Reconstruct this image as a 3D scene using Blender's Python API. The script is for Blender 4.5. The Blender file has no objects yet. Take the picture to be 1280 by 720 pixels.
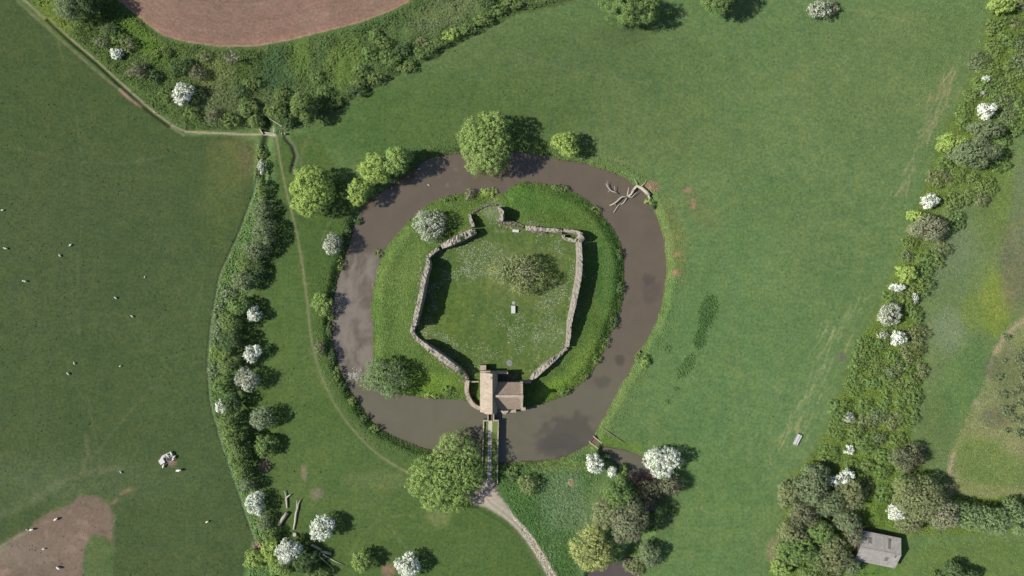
import bpy, bmesh, math, time
import numpy as np
from mathutils import Vector
T0 = time.time()
# ------------------------------------------------------------------ scale
S = 0.25          # metres per photo pixel on the meadow
H = 215.0         # height of the drone
def W(px, py, z=0.0):
    k = S * (H - z) / H
    return ((px - 640) * k, (360 - py) * k)
C = bpy.context.scene.collection
def lin(c):
    c = np.asarray(c, float) / 255.0
    return np.where(c <= 0.04045, c / 12.92, ((c + 0.055) / 1.055) ** 2.4)
KA = 0.5
def A(r, g, b): return lin((r, g, b)) * KA     # sunlit photo colour -> albedo

# ------------------------------------------------------------------ tags, meshes
def tag(o, label=None, cat=None, group=None, kind=None):
    if label: o['label'] = label
    if cat: o['category'] = cat
    if group: o['group'] = group
    if kind: o['kind'] = kind
    return o
def empty(name, loc=(0, 0, 0), rz=0):
    o = bpy.data.objects.new(name, None); C.objects.link(o)
    o.location = loc; o.rotation_euler = (0, 0, rz); o.empty_display_size = 1
    return o
def link(name, me, mat=None, parent=None, loc=None):
    o = bpy.data.objects.new(name, me); C.objects.link(o)
    if mat: me.materials.append(mat)
    if parent: o.parent = parent
    if loc is not None: o.location = loc
    return o
def quads_mesh(name, V, col=None, F=None, smooth=False, nrm=None):
    me = bpy.data.meshes.new(name)
    V = np.asarray(V, np.float32)
    n = len(V)
    if F is None: F = np.arange(n, dtype=np.int32).reshape(-1, 4)
    F = np.asarray(F, np.int32).copy()
    if nrm is not None:
        g = np.cross(V[F[:, 1]] - V[F[:, 0]], V[F[:, 2]] - V[F[:, 1]]); fl = (g * np.asarray(nrm)[F[:, 0]]).sum(1) < 0; F[fl] = F[fl][:, ::-1]
    me.vertices.add(n); me.vertices.foreach_set('co', V.ravel())
    me.loops.add(F.size); me.loops.foreach_set('vertex_index', F.ravel())
    m = len(F)
    me.polygons.add(m); me.polygons.foreach_set('loop_start', np.arange(0, m * 4, 4, dtype=np.int32))
    me.polygons.foreach_set('use_smooth', np.full(m, smooth, dtype=bool))
    me.update(calc_edges=True)
    if col is not None:
        a = me.color_attributes.new('Col', 'FLOAT_COLOR', 'POINT')
        c = np.ones((n, 4), np.float32); c[:, :3] = col
        a.data.foreach_set('color', c.ravel())
    if nrm is not None:
        me.polygons.foreach_set('use_smooth', np.ones(m, bool)); me.normals_split_custom_set_from_vertices(np.asarray(nrm, np.float32))
    return me
class MB:
    def __init__(s): s.v = []; s.f = []
    def add(s, v, f):
        b = len(s.v); s.v += [tuple(p) for p in v]; s.f += [tuple(b + i for i in q) for q in f]
    def box(s, x0, x1, y0, y1, z0, z1, rot=0, c=(0, 0)):
        v = [(x, y, z) for z in (z0, z1) for x, y in ((x0, y0), (x1, y0), (x1, y1), (x0, y1))]
        if rot:
            cr, sr = math.cos(rot), math.sin(rot)
            v = [(c[0] + (x) * cr - (y) * sr, c[1] + (x) * sr + (y) * cr, z) for x, y, z in v]
        s.add(v, [(3, 2, 1, 0), (4, 5, 6, 7), (0, 1, 5, 4), (1, 2, 6, 5), (2, 3, 7, 6), (3, 0, 4, 7)])
    def tube(s, P, R, n=6, cap=True):
        P = [Vector(p) for p in P]; rings = []
        for i, p in enumerate(P):
            d = (P[min(i + 1, len(P) - 1)] - P[max(i - 1, 0)])
            if d.length < 1e-6: d = Vector((0, 0, 1))
            d.normalize()
            u = d.cross(Vector((0.13, 0.21, 1)));
            if u.length < 1e-3: u = d.cross(Vector((1, 0, 0)))
            u.normalize(); w = d.cross(u)
            rings.append([p + (u * math.cos(2 * math.pi * k / n) + w * math.sin(2 * math.pi * k / n)) * R[i] for k in range(n)])
        b = len(s.v)
        for r in rings: s.v += [tuple(q) for q in r]
        for i in range(len(P) - 1):
            for k in range(n):
                s.f.append((b + i * n + k, b + i * n + (k + 1) % n, b + (i + 1) * n + (k + 1) % n, b + (i + 1) * n + k))
        if cap:
            s.f.append(tuple(b + k for k in range(n))[::-1]); s.f.append(tuple(b + (len(P) - 1) * n + k for k in range(n)))
    def build(s, name, mat, parent=None, smooth=False, loc=None):
        me = bpy.data.meshes.new(name); me.from_pydata(s.v, [], s.f); me.update()
        if smooth:
            me.polygons.foreach_set('use_smooth', [True] * len(me.polygons))
        return link(name, me, mat, parent, loc)

# ------------------------------------------------------------------ materials
def newmat(name):
    m = bpy.data.materials.new(name); m.use_nodes = True
    nt = m.node_tree; b = nt.nodes['Principled BSDF']; b.inputs['Roughness'].default_value = .85
    b.inputs['Specular IOR Level'].default_value = .25
    return m, nt, b
def N(nt, t, **k):
    n = nt.nodes.new(t)
    for a, v in k.items():
        if a in n.inputs: n.inputs[a].default_value = v
        else: setattr(n, a, v)
    return n
def noise(nt, scale, detail=4, rough=.6, coord=None, dist=0):
    n = N(nt, 'ShaderNodeTexNoise'); n.inputs['Scale'].default_value = scale
    n.inputs['Detail'].default_value = detail; n.inputs['Roughness'].default_value = rough
    n.inputs['Distortion'].default_value = dist
    if coord is not None: nt.links.new(coord, n.inputs['Vector'])
    return n
def ramp(nt, fac, stops):
    r = N(nt, 'ShaderNodeValToRGB'); nt.links.new(fac, r.inputs['Fac'])
    e = r.color_ramp.elements
    while len(e) < len(stops): e.new(.5)
    for k, (p, c) in enumerate(stops):
        e[k].position = p; e[k].color = (*c, 1) if len(c) == 3 else c
    return r
def mixc(nt, a, b, fac=1.0, blend='MULTIPLY'):
    m = N(nt, 'ShaderNodeMix'); m.data_type = 'RGBA'; m.blend_type = blend
    for s, i in ((a, 6), (b, 7)):
        if hasattr(s, 'links'): nt.links.new(s, m.inputs[i])
        else: m.inputs[i].default_value = (*s, 1)
    if hasattr(fac, 'links'): nt.links.new(fac, m.inputs[0])
    else: m.inputs[0].default_value = fac
    return m.outputs[2]
def bump(nt, h, strength, dist, b):
    n = N(nt, 'ShaderNodeBump'); n.inputs['Strength'].default_value = strength; n.inputs['Distance'].default_value = dist
    nt.links.new(h, n.inputs['Height']); nt.links.new(n.outputs[0], b.inputs['Normal'])
def g3(v): return (v, v, v)

def ground_mat(name, kind):
    m, nt, b = newmat(name)
    b.inputs['Specular IOR Level'].default_value = .12
    geo = N(nt, 'ShaderNodeNewGeometry'); P = geo.outputs['Position']
    at = N(nt, 'ShaderNodeAttribute', attribute_name='Col'); col = at.outputs['Color']
    n1 = noise(nt, 1.1, 6, .8, P); n2 = noise(nt, .28, 4, .6, P); n3 = noise(nt, 5.5, 3, .6, P)
    if kind == 'grass':
        r1 = ramp(nt, n1.outputs[0], [(.36, (.66, .76, .70)), (.5, (1, 1, 1)), (.64, (1.34, 1.22, 1.34))])
        r2 = ramp(nt, n2.outputs[0], [(.36, (.9, .95, 1.0)), (.64, (1.1, 1.05, .98))])
        r3 = ramp(nt, n3.outputs[0], [(.36, (.82, .86, .82)), (.64, (1.17, 1.13, 1.19))])
        o = mixc(nt, mixc(nt, mixc(nt, col, r1.outputs[0]), r2.outputs[0]), r3.outputs[0])
        bump(nt, n1.outputs[0], .45, .25, b)
    elif kind == 'plough':
        ed = N(nt, 'ShaderNodeAttribute', attribute_name='edge')
        ad = N(nt, 'ShaderNodeMath', operation='MULTIPLY_ADD'); nt.links.new(n2.outputs[0], ad.inputs[0]); ad.inputs[1].default_value = 5.0
        nt.links.new(ed.outputs['Fac'], ad.inputs[2])
        cmb = N(nt, 'ShaderNodeCombineXYZ'); nt.links.new(ad.outputs[0], cmb.inputs[0])
        ln = noise(nt, 1.1, 3, .7, cmb.outputs[0]); ln.noise_dimensions = '3D'
        r = ramp(nt, ln.outputs[0], [(.36, (.84, .82, .81)), (.64, (1.13, 1.14, 1.14))])
        r1 = ramp(nt, n1.outputs[0], [(.36, (.8, .79, .78)), (.64, (1.18, 1.18, 1.18))])
        o = mixc(nt, mixc(nt, col, r.outputs[0]), r1.outputs[0])
        bump(nt, ln.outputs[0], .5, .25, b)
    else:
        r1 = ramp(nt, n1.outputs[0], [(.25, (.78, .78, .78)), (.75, (1.2, 1.2, 1.2))])
        r3 = ramp(nt, n3.outputs[0], [(.3, (.8, .8, .8)), (.7, (1.18, 1.18, 1.18))])
        o = mixc(nt, mixc(nt, col, r1.outputs[0]), r3.outputs[0])
        bump(nt, n1.outputs[0], .5, .2, b)
    nt.links.new(o, b.inputs['Base Color']); b.inputs['Roughness'].default_value = .95
    return m
M_grass = ground_mat('grass_sward', 'grass'); M_plough = ground_mat('ploughed_soil', 'plough'); M_soil = ground_mat('trodden_soil', 'soil')

def foliage_mat(name, transl=.3):
    m = bpy.data.materials.new(name); m.use_nodes = True; nt = m.node_tree
    nt.nodes.clear(); out = N(nt, 'ShaderNodeOutputMaterial')
    at = N(nt, 'ShaderNodeAttribute', attribute_name='Col')
    d = N(nt, 'ShaderNodeBsdfDiffuse'); t = N(nt, 'ShaderNodeBsdfTranslucent'); mx = N(nt, 'ShaderNodeMixShader'); mx.inputs[0].default_value = transl
    nt.links.new(at.outputs['Color'], d.inputs['Color'])
    tc = mixc(nt, at.outputs['Color'], (1.0, 1.08, .75)); nt.links.new(tc, t.inputs['Color'])
    nt.links.new(d.outputs[0], mx.inputs[1]); nt.links.new(t.outputs[0], mx.inputs[2]); nt.links.new(mx.outputs[0], out.inputs[0])
    return m
M_leaf = foliage_mat('leaves', .2); M_blossom = foliage_mat('blossom', .12)
M_twig = foliage_mat('twigs', 0.0)

def stone_mat(name, c1, c2, scale=1.6, bs=.5):
    m, nt, b = newmat(name)
    tc = N(nt, 'ShaderNodeTexCoord'); P = tc.outputs['Object']
    v = N(nt, 'ShaderNodeTexVoronoi'); v.inputs['Scale'].default_value = scale; nt.links.new(P, v.inputs['Vector'])
    n = noise(nt, 1.2, 6, .7, P); n2 = noise(nt, .35, 4, .6, P)
    base = mixc(nt, c1, c2, v.outputs['Color'], 'MIX')
    r = ramp(nt, n.outputs[0], [(.3, g3(.72)), (.55, g3(1)), (.8, g3(1.15))])
    r2 = ramp(nt, n2.outputs[0], [(.35, (.82, .88, .78)), (.6, (1.05, 1.0, .98))])
    nt.links.new(mixc(nt, mixc(nt, base, r.outputs[0]), r2.outputs[0]), b.inputs['Base Color'])
    bump(nt, v.outputs['Distance'], bs, .2, b); b.inputs['Roughness'].default_value = .92
    return m
M_wall = stone_mat('rubble_stone', tuple(A(200, 191, 178)), tuple(A(166, 159, 148)), 2.2, .35)
M_gate = stone_mat('pale_ashlar', tuple(A(206, 193, 174)), tuple(A(188, 175, 157)), 2.4, .25)
M_deb = stone_mat('fallen_rubble', tuple(A(150, 142, 125)), tuple(A(105, 105, 85)), 1.2, .8)
def tile_mat(name, c1, c2, axis='X', stripe=3.0, down=(3.5, .35, 3.5)):
    m, nt, b = newmat(name)
    tc = N(nt, 'ShaderNodeTexCoord'); P = tc.outputs['Object']
    w = N(nt, 'ShaderNodeTexWave', bands_direction=axis); w.inputs['Scale'].default_value = stripe; w.inputs['Distortion'].default_value = 1.0
    w.inputs['Detail'].default_value = 2; nt.links.new(P, w.inputs['Vector'])
    n = noise(nt, 2.5, 5, .7, P); n2 = noise(nt, .5, 3, .6, P)
    mp = N(nt, 'ShaderNodeMapping'); mp.inputs['Scale'].default_value = down; nt.links.new(P, mp.inputs['Vector'])
    n5 = noise(nt, 1.0, 4, .65, mp.outputs[0]); n6 = noise(nt, 1.3, 5, .7, P)
    r5 = ramp(nt, n5.outputs[0], [(.36, g3(.8)), (.62, g3(1.12))]); r6 = ramp(nt, n6.outputs[0], [(.60, (1, 1, 1)), (.72, (.72, .76, .6))])
    r = ramp(nt, w.outputs['Fac'], [(.0, g3(.8)), (1, g3(1.06))])
    r1 = ramp(nt, n.outputs[0], [(.3, g3(.85)), (.7, g3(1.12))])
    base = ramp(nt, n2.outputs[0], [(.35, c1), (.65, c2)])
    nt.links.new(mixc(nt, mixc(nt, mixc(nt, mixc(nt, base.outputs[0], r.outputs[0]), r1.outputs[0]), r5.outputs[0]), r6.outputs[0]), b.inputs['Base Color'])
    bump(nt, w.outputs['Fac'], .3, .08, b)
    return m
M_roofA = tile_mat('pale_stone_tiles', tuple(A(205, 188, 168) ), tuple(A(192, 176, 156)), 'Z', 1.4, (.35, 3.5, 1.0))
M_roofB = tile_mat('brown_roof_tiles', tuple(A(186, 164, 143)), tuple(A(174, 156, 140)), 'Z', 2.5)
M_barn = tile_mat('corrugated_grey_sheets', tuple(A(192, 187, 178)), tuple(A(176, 172, 165)), 'X', 1.3)
def plain(name, c, rough=.8, nz=.2, metallic=0):
    m, nt, b = newmat(name); tc = N(nt, 'ShaderNodeTexCoord')
    n = noise(nt, 3.0, 5, .7, tc.outputs['Object'])
    r = ramp(nt, n.outputs[0], [(.3, tuple(np.array(c) * (1 - nz))), (.7, tuple(np.array(c) * (1 + nz)))])
    nt.links.new(r.outputs[0], b.inputs['Base Color']); b.inputs['Roughness'].default_value = rough; b.inputs['Metallic'].default_value = metallic
    return m
M_wood = plain('weathered_wood', (.22, .19, .155)); M_dead = plain('bleached_dead_wood', (.30, .27, .21), nz=.25)
M_bark = plain('bark', (.13, .11, .085)); M_darkwood = plain('dark_planks', (.07, .055, .045))
M_wool = plain('fleece', (.5, .48, .41), .95, .08); M_white = plain('white_paint', (.36, .36, .34), .5, .08)
M_zinc = plain('galvanised_steel', (.33, .35, .36), .45, .1, .3); M_hay = plain('hay', (.17, .14, .07))
M_grave = plain('pale_gravel', tuple(A(210, 200, 184)), .95, .18); M_deb2 = foliage_mat('loose_stone', 0.0)
M_disc = plain('grey_concrete', tuple(A(150, 150, 150)), .9, .1)
M_tarp = plain('pale_tarpaulin', (.32, .3, .27), .8, .1)

# ------------------------------------------------------------------ numpy noise
_rng = np.random.default_rng(7); LAT = _rng.random((256, 256)).astype(np.float32)
def vnoise(x, y, s, seed=0):
    x = x / s + seed * 17.3; y = y / s + seed * 9.1
    xi = np.floor(x).astype(int); yi = np.floor(y).astype(int); fx = x - xi; fy = y - yi
    fx = fx * fx * (3 - 2 * fx); fy = fy * fy * (3 - 2 * fy)
    a = LAT[xi & 255, yi & 255]; b = LAT[(xi + 1) & 255, yi & 255]; c = LAT[xi & 255, (yi + 1) & 255]; d = LAT[(xi + 1) & 255, (yi + 1) & 255]
    return (a * (1 - fx) + b * fx) * (1 - fy) + (c * (1 - fx) + d * fx) * fy
def fbm(x, y, s, seed=0, o=4):
    r = 0; w = 0; a = 1
    for k in range(o):
        r = r + a * vnoise(x, y, s / 2 ** k, seed + k * 3); w += a; a *= .55
    return r / w - .5
def smooth(t): t = np.clip(t, 0, 1); return t * t * (3 - 2 * t)
def seg_dist(X, Y, pts, closed=False):
    d = np.full(X.shape, 1e9, np.float32)
    n = len(pts)
    for i in range(n if closed else n - 1):
        ax, ay = pts[i]; bx, by = pts[(i + 1) % n]; dx, dy = bx - ax, by - ay
        t = np.clip(((X - ax) * dx + (Y - ay) * dy) / (dx * dx + dy * dy + 1e-9), 0, 1)
        d = np.minimum(d, (X - ax - t * dx) ** 2 + (Y - ay - t * dy) ** 2)
    return np.sqrt(d)
def inside(X, Y, pts):
    r = np.zeros(X.shape, bool); n = len(pts)
    for i in range(n):
        x1, y1 = pts[i]; x2, y2 = pts[(i + 1) % n]
        if y1 == y2: continue
        c = ((y1 > Y) != (y2 > Y)) & (X < (x2 - x1) * (Y - y1) / (y2 - y1) + x1)
        r ^= c
    return r
def sdf(X, Y, pts):       # negative inside
    d = seg_dist(X, Y, pts, True); return np.where(inside(X, Y, pts), -d, d)
def chaikin(P, closed=True, n=2):
    P = [tuple(p) for p in P]
    for _ in range(n):
        Q = []; m = len(P)
        for i in range(m if closed else m - 1):
            a, b = P[i], P[(i + 1) % m]
            Q += [(a[0] * .75 + b[0] * .25, a[1] * .75 + b[1] * .25), (a[0] * .25 + b[0] * .75, a[1] * .25 + b[1] * .75)]
        if not closed: Q = [P[0]] + Q + [P[-1]]
        P = Q
    return P

# ------------------------------------------------------------------ plan of the place (photo pixels on the meadow plane)
OUT = chaikin([(545,194),(582,191),(620,187),(660,191),(700,199),(740,207),(775,218),(800,236),(815,252),(827,285),(833,320),(834,350),(828,380),(818,410),(803,435),(790,460),(775,485),(762,510),(750,530),(741,550),(733,558),(715,568),(690,576),(660,578),(625,579),(598,578),(560,570),(535,563),(505,552),(480,541),(462,525),(445,500),(430,480),(420,455),(415,430),(412,400),(415,375),(422,345),(430,320),(439,292),(445,272),(456,256),(478,238),(500,222),(525,204)], True, 1)
INN = chaikin([(560,243),(590,238),(625,246),(640,229),(665,225),(700,231),(730,246),(750,262),(768,285),(779,310),(782,340),(780,370),(775,395),(765,415),(755,440),(745,460),(730,478),(705,498),(670,508),(655,513),(620,515),(598,512),(585,501),(560,501),(520,498),(500,494),(478,488),(464,468),(464,440),(466,410),(462,385),(465,360),(470,335),(480,310),(500,285),(520,265),(540,250)], True, 1)
POOL = chaikin([(750,560),(768,563),(790,567),(806,575),(816,590),(822,606),(812,618),(800,610),(782,590),(765,575)], True, 1)
POND = chaikin([(733,740),(735,722),(745,712),(770,707),(790,708),(798,716),(800,740)], True, 1)
STREAM = [(806,600),(815,625),(812,650),(800,680),(785,710)]
PLOUGH = [(150,-80),(150,0),(185,30),(205,44),(235,52),(275,58),(320,57),(360,50),(400,40),(450,27),(490,12),(512,0),(540,-80)]
BARE = [(-60,690),(0,685),(28,665),(52,645),(75,636),(95,625),(102,619),(128,622),(137,630),(143,645),(140,680),(132,700),(128,760),(-60,760)]
BAREHOLE = [(108,680),(116,668),(135,672),(142,690),(140,740),(105,740),(103,700)]
PATH_A = chaikin([(22,-8),(60,27),(100,58),(150,103),(185,134),(212,155),(232,165),(262,166),(290,167),(312,169),(330,168)], False, 1)
PATH_A2 = chaikin([(14,-5),(50,27),(92,64),(130,97),(162,122),(192,142),(215,160),(230,170)], False, 1)
DITCH_A = [(60,25),(88,51),(120,78),(150,106),(185,137),(212,157)]
PATH_B = chaikin([(345,168),(348,185),(351,205),(358,240),(366,270),(373,300),(378,330),(382,360),(385,385),(387,410),(391,435),(398,460),(408,485),(422,512),(443,540),(468,565),(495,583),(520,596)], False, 1)
TRACK = chaikin([(613,590),(607,603),(603,612),(612,628),(628,640),(643,652),(657,667),(670,685),(681,703),(695,730),(705,750)], False, 1)
APRON = [(606,600),(617,600),(622,618),(640,640),(646,652),(632,648),(606,634),(584,628),(582,618),(596,612)]
SCRUB_TL = [(25,-10),(60,24),(100,56),(150,100),(185,132),(212,153),(232,163),(290,164),(332,160),(345,168),(392,160),(400,146),(450,116),(530,74),(590,42),(640,18),(700,2),(745,-10),(540,-30),(512,0),(490,14),(450,30),(400,43),(360,53),(320,60),(275,61),(235,55),(205,47),(185,33),(150,3),(150,-10)]
HEDGE_STRIP = [(320,180),(335,180),(340,200),(338,262),(345,300),(335,330),(318,355),(300,385),(298,430),(292,470),(300,520),(312,560),(322,600),(332,650),(345,690),(350,740),(300,740),(318,690),(312,660),(298,620),(280,575),(264,520),(258,470),(262,410),(272,345),(298,292),(316,240)]
ISLAND_WARD = [(597,291),(549,310),(533,322),(525,370),(517,412),(560,455),(585,476),(600,470),(655,477),(690,452),(709,435),(719,370),(723,300),(700,289),(650,282),(627,268),(612,257)]
THICKET = [(1248,-10),(1225,60),(1205,120),(1180,165),(1163,215),(1140,270),(1120,330),(1100,380),(1072,430),(1052,480),(1036,530),(1010,575),(985,600),(978,650),(962,690),(958,740),(1070,740),(1120,712),(1128,670),(1180,670),(1290,668),(1290,618),(1190,620),(1165,590),(1140,560),(1140,520),(1158,470),(1155,430),(1148,380),(1170,340),(1185,300),(1215,260),(1245,230),(1262,180),(1290,140),(1290,-10)]
RIM = chaikin([(1290,395),(1262,412),(1243,440),(1232,480),(1212,520),(1192,560),(1185,600),(1188,618)], False, 1)
BROWNR = [(1290,388),(1262,408),(1243,436),(1232,478),(1212,518),(1190,562),(1183,612),(1230,622),(1290,618)]

# ------------------------------------------------------------------ terrain
GX0, GX1, GY0, GY1, st = -176.0, 176.0, -102.0, 102.0, 0.42
xs = np.arange(GX0, GX1 + .01, st); ys = np.arange(GY0, GY1 + .01, st)
X, Y = np.meshgrid(xs, ys); PX = X / S + 640; PY = 360 - Y / S
PX = PX.astype(np.float32); PY = PY.astype(np.float32)
jit = fbm(PX, PY, 14, 1) * 7; jit2 = fbm(PX, PY, 5, 2, 3) * 4
def cropped(fn, pts, pad=60, far=60.):
    p = np.array(pts); x0, x1 = p[:, 0].min() - pad, p[:, 0].max() + pad; y0, y1 = p[:, 1].min() - pad, p[:, 1].max() + pad
    i = np.where((PX[0] >= x0) & (PX[0] <= x1))[0]; j = np.where((PY[:, 0] >= y0) & (PY[:, 0] <= y1))[0]
    r = np.full(PX.shape, far, np.float32)
    if len(i) and len(j):
        sl = (slice(j[0], j[-1] + 1), slice(i[0], i[-1] + 1)); r[sl] = fn(PX[sl], PY[sl])
    return r
SD = lambda P, **k: cropped(lambda x, y: sdf(x, y, P), P, **k)
LD = lambda P, **k: cropped(lambda x, y: seg_dist(x, y, P), P, **k)
sdo = SD(OUT); sdi = SD(INN)
wig = fbm(PX, PY, 9, 5, 4) * 4
dm = np.maximum(sdo, -sdi)                       # <0 in the moat, px
dsh = (dm + wig) * S
bank = np.where(sdi < 30, 3.6, 2.4)
bank = np.where(sdi < 0, 4.2, 2.9)
WL = -1.35
Z = fbm(PX, PY, 260, 3, 3) * 1.2 + fbm(PX, PY, 40, 4, 3) * .18
near = smooth(1 - np.minimum(np.abs(dm), 60) / 60)
Z = Z * (1 - near * .8)
Zin = .5 * smooth(-(sdi + 25) / 30.)
Z += np.where(sdi < 0, Zin, 0)
up = WL + (Z - WL) * smooth(np.maximum(dsh, 0) / bank) ** .8
Z = np.where(dsh > 0, up, WL - np.minimum(-dsh * .7, 1.2))
def carve(Z, d, w, depth):                      # d in px
    t = smooth(1 - np.maximum(d, 0) / w); return Z - depth * t
for P_, dd in ((POOL, 1.9), (POND, 2.2)):
    s_ = SD(P_) + wig * .5
    tgt = np.where(s_ > 0, WL + (Z - WL) * smooth(s_ * S / 2.0), WL - np.minimum(-s_ * S * .6, .8))
    Z = np.minimum(Z, tgt)
ds = LD(STREAM); Z = carve(Z, ds, 14, 2.2)
dA = LD(DITCH_A); Z = carve(Z, dA, 3.5, .8)
DB = [(336,150),(337,162),(334,172),(331,190),(330,230)]; dB = LD(DB); Z = carve(Z, dB, 8, 1.1)
DC = [(357,172),(366,182),(370,195),(365,214)]; dC = LD(DC); Z = carve(Z, dC, 4, .7)
DD = [(392,150),(450,118),(530,76),(600,40),(650,14),(745,-5)]; dD = LD(DD); Z = carve(Z, dD + jit2, 5, .6)
DE = [(330,186),(318,240),(299,290),(275,342),(264,400),(259,450),(262,500),(275,548),(299,618),(322,685)]; dE = LD(DE); Z = carve(Z, dE, 2.5, .35)
sc_tl = SD(SCRUB_TL); mTL = smooth(-(sc_tl + jit) / 8)
sc_r = SD(THICKET); mR = smooth(-(sc_r + jit) / 10)
hedge = SD(HEDGE_STRIP); mH = smooth(-(hedge) / 5)
Z += (mTL * .9 + mR * .8 + mH * .5) * (fbm(PX, PY, 18, 11, 4) + .15)
def ground_z(px, py):
    i = np.clip(((np.asarray(px, float) - 640) * S - GX0) / st, 0, len(xs) - 1.01); j = np.clip(((360 - np.asarray(py, float)) * S - GY0) / st, 0, len(ys) - 1.01)
    i0 = i.astype(int); j0 = j.astype(int); fx = i - i0; fy = j - j0
    return (Z[j0, i0] * (1 - fx) + Z[j0, i0 + 1] * fx) * (1 - fy) + (Z[j0 + 1, i0] * (1 - fx) + Z[j0 + 1, i0 + 1] * fx) * fy

# ------------------------------------------------------------------ ground colours
COL = np.empty(PX.shape + (3,), np.float32)
def base(c): COL[:] = A(*c)
def blend(mask, c):
    m = mask[..., None]; COL[:] = COL * (1 - m) + A(*c) * m
def poly(P, c, soft=6, k=1.0, j=1.0):
    blend(k * smooth(.5 - (SD(P) + jit * j) / soft), c)
def line(P, c, w, soft=1.5, k=1.0, j=.3, brk=0, brs=20):
    m = k * smooth((w / 2 + soft - LD(P) - jit2 * j * .5) / (2 * soft))
    if brk: m = m * smooth((fbm(PX, PY, brs, 31) + .5 - brk) / .18)
    blend(m, c)
def blob(cx, cy, rx, ry, c, k=1.0, soft=.5, j=.05, rot=0):
    cr, sr = math.cos(rot), math.sin(rot); u = (PX - cx) * cr + (PY - cy) * sr; v = -(PX - cx) * sr + (PY - cy) * cr
    d = np.sqrt((u / rx) ** 2 + (v / ry) ** 2) + jit * j
    blend(k * smooth((1 + soft / 2 - d) / soft), c)
base((100, 124, 78))
# east meadow gradients
blend(smooth((PX - 700) / 350) * .5, (110, 132, 86))
blob(700, 110, 200, 90, (90, 108, 68), .75, 1.0); blob(940, 200, 190, 130, (108, 128, 82), .5, 1.0)
blob(560, 150, 160, 60, (86, 108, 60), .7, 1.0); blob(470, 160, 90, 50, (78, 104, 56), .5, 1.0)
blob(1120, 90, 120, 90, (108, 124, 80), .5, 1.0); blob(1000, 540, 60, 90, (108, 132, 88), .5, 1.); blob(940, 330, 60, 60, (106, 130, 84), .5, 1.); blob(820, 170, 90, 40, (102, 120, 76), .6, 1.); blob(1060, 300, 60, 90, (98, 122, 78), .5, 1.); blob(900, 480, 90, 180, (100, 130, 82), .5, 1.0); blob(870, 650, 100, 90, (100, 126, 76), .5, 1.)
poly([(318,178),(316,240),(298,290),(273,344),(262,400),(257,450),(260,500),(273,548),(297,618),(316,670),(300,740),(-60,740),(-60,-60),(10,-10),(92,64),(162,122),(215,160),(232,170),(290,170)], (76, 92, 57), 4, 1, .1)
blob(60, 120, 180, 120, (74, 91, 53), .6, 1.); blob(230, 470, 60, 200, (82, 99, 62), .5, 1.); blob(100, 300, 120, 110, (78, 92, 60), .6, 1.)
blob(295, 200, 30, 30, (110, 110, 70), .7, .9); blob(280, 250, 26, 70, (88, 102, 60), .7, 1.)
blob(80, 600, 130, 30, (92, 108, 78), .4, 1.)
# area between hedge and moat
poly([(345,175),(395,165),(440,240),(440,290),(415,360),(410,430),(440,500),(505,555),(600,582),(600,612),(640,650),(690,740),(350,740),(330,650),(312,560),(298,480),(305,390),(335,330),(342,260)], (84, 106, 58), 8, 1, .5)
blob(360, 440, 36, 110, (90, 112, 62), .6, 1.); blob(430, 600, 90, 60, (92, 112, 66), .6, 1.); blob(560, 680, 90, 40, (86, 108, 60), .6, 1.); blob(395,300,30,70,(76,100,52),.7,1.)
poly([(500,-5),(745,-6),(640,20),(590,45),(510,85),(440,125),(400,148),(340,160),(290,164),(232,163),(150,100),(60,24),(20,-10)], (86, 108, 62), 5, 1, .3)
poly([(20,-10),(150,-10),(205,50),(290,64),(330,60),(330,140),(300,160),(232,160),(150,98),(60,22)], (84, 104, 56), 6, .8, .5)
blob(65, 12, 16, 34, (112, 130, 58), .8, 1., rot=-.6); blob(180, 50, 45, 12, (92, 120, 52), .8, 1., rot=.75); blob(270, 100, 26, 34, (112, 124, 74), .7, 1.)
blob(350, 90, 24, 30, (70, 96, 62), .7, 1.); blob(430, 80, 22, 30, (102, 124, 62), .8, 1., rot=.3); blob(375, 70, 14, 30, (98, 122, 60), .7, 1.); blob(510, 40, 40, 20, (84, 106, 62), .8, 1.)
blob(560, 14, 50, 16, (110, 122, 84), .6, 1., rot=-.4); blob(285,130,50,26,(96,110,72),.7,1.)
# wood edge and right side
poly(THICKET, (103, 121, 62), 14, 1, 1)
poly([(1185,300),(1148,380),(1160,470),(1140,530),(1145,570),(1190,610),(1184,590),(1192,560),(1212,520),(1232,480),(1243,440),(1290,395),(1290,200),(1250,230)], (108, 126, 84), 14, 1, 1)
blob(1195, 300, 30, 60, (118, 130, 102), .6, 1., rot=.3); blob(1185, 415, 22, 28, (124, 138, 112), .6, 1.); blob(1245, 380, 22, 42, (126, 140, 66), .85, .8); blob(1215, 390, 14, 24, (118, 134, 66), .6, .9)
blob(1270, 330, 20, 60, (118, 118, 88), .8, .8); blob(1275, 260, 14, 60, (118, 128, 96), .7, .9); blob(1200, 480, 26, 60, (98, 124, 76), .8, .8, rot=.4)
blob(1170, 540, 26, 40, (104, 120, 74), .6, .9)
blob(1235, 250, 26, 60, (104, 122, 66), .6, .9); blob(1253, 210, 14, 60, (112, 130, 68), .6, .9)
poly(BROWNR, (132, 138, 94), 8, 1, .6)
blob(1262, 470, 22, 40, (110, 116, 84), .7, .8); blob(1225, 575, 30, 30, (104, 124, 72), .8, .7); blob(1258, 590, 30, 20, (108, 126, 76), .8, .7); blob(1245,520,20,14,(106,110,84),.7,.8)
line(RIM, (160, 152, 122), 6, 2.5, .9, 1, .38, 14)
blob(1130, 690, 14, 30, (112, 130, 74), .6, .9); poly([(1130,680),(1290,672),(1290,740),(1110,740)], (104, 124, 72), 12, .9, 1); blob(1100, 715, 30, 12, (104, 132, 68), .8, .8)
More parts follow.
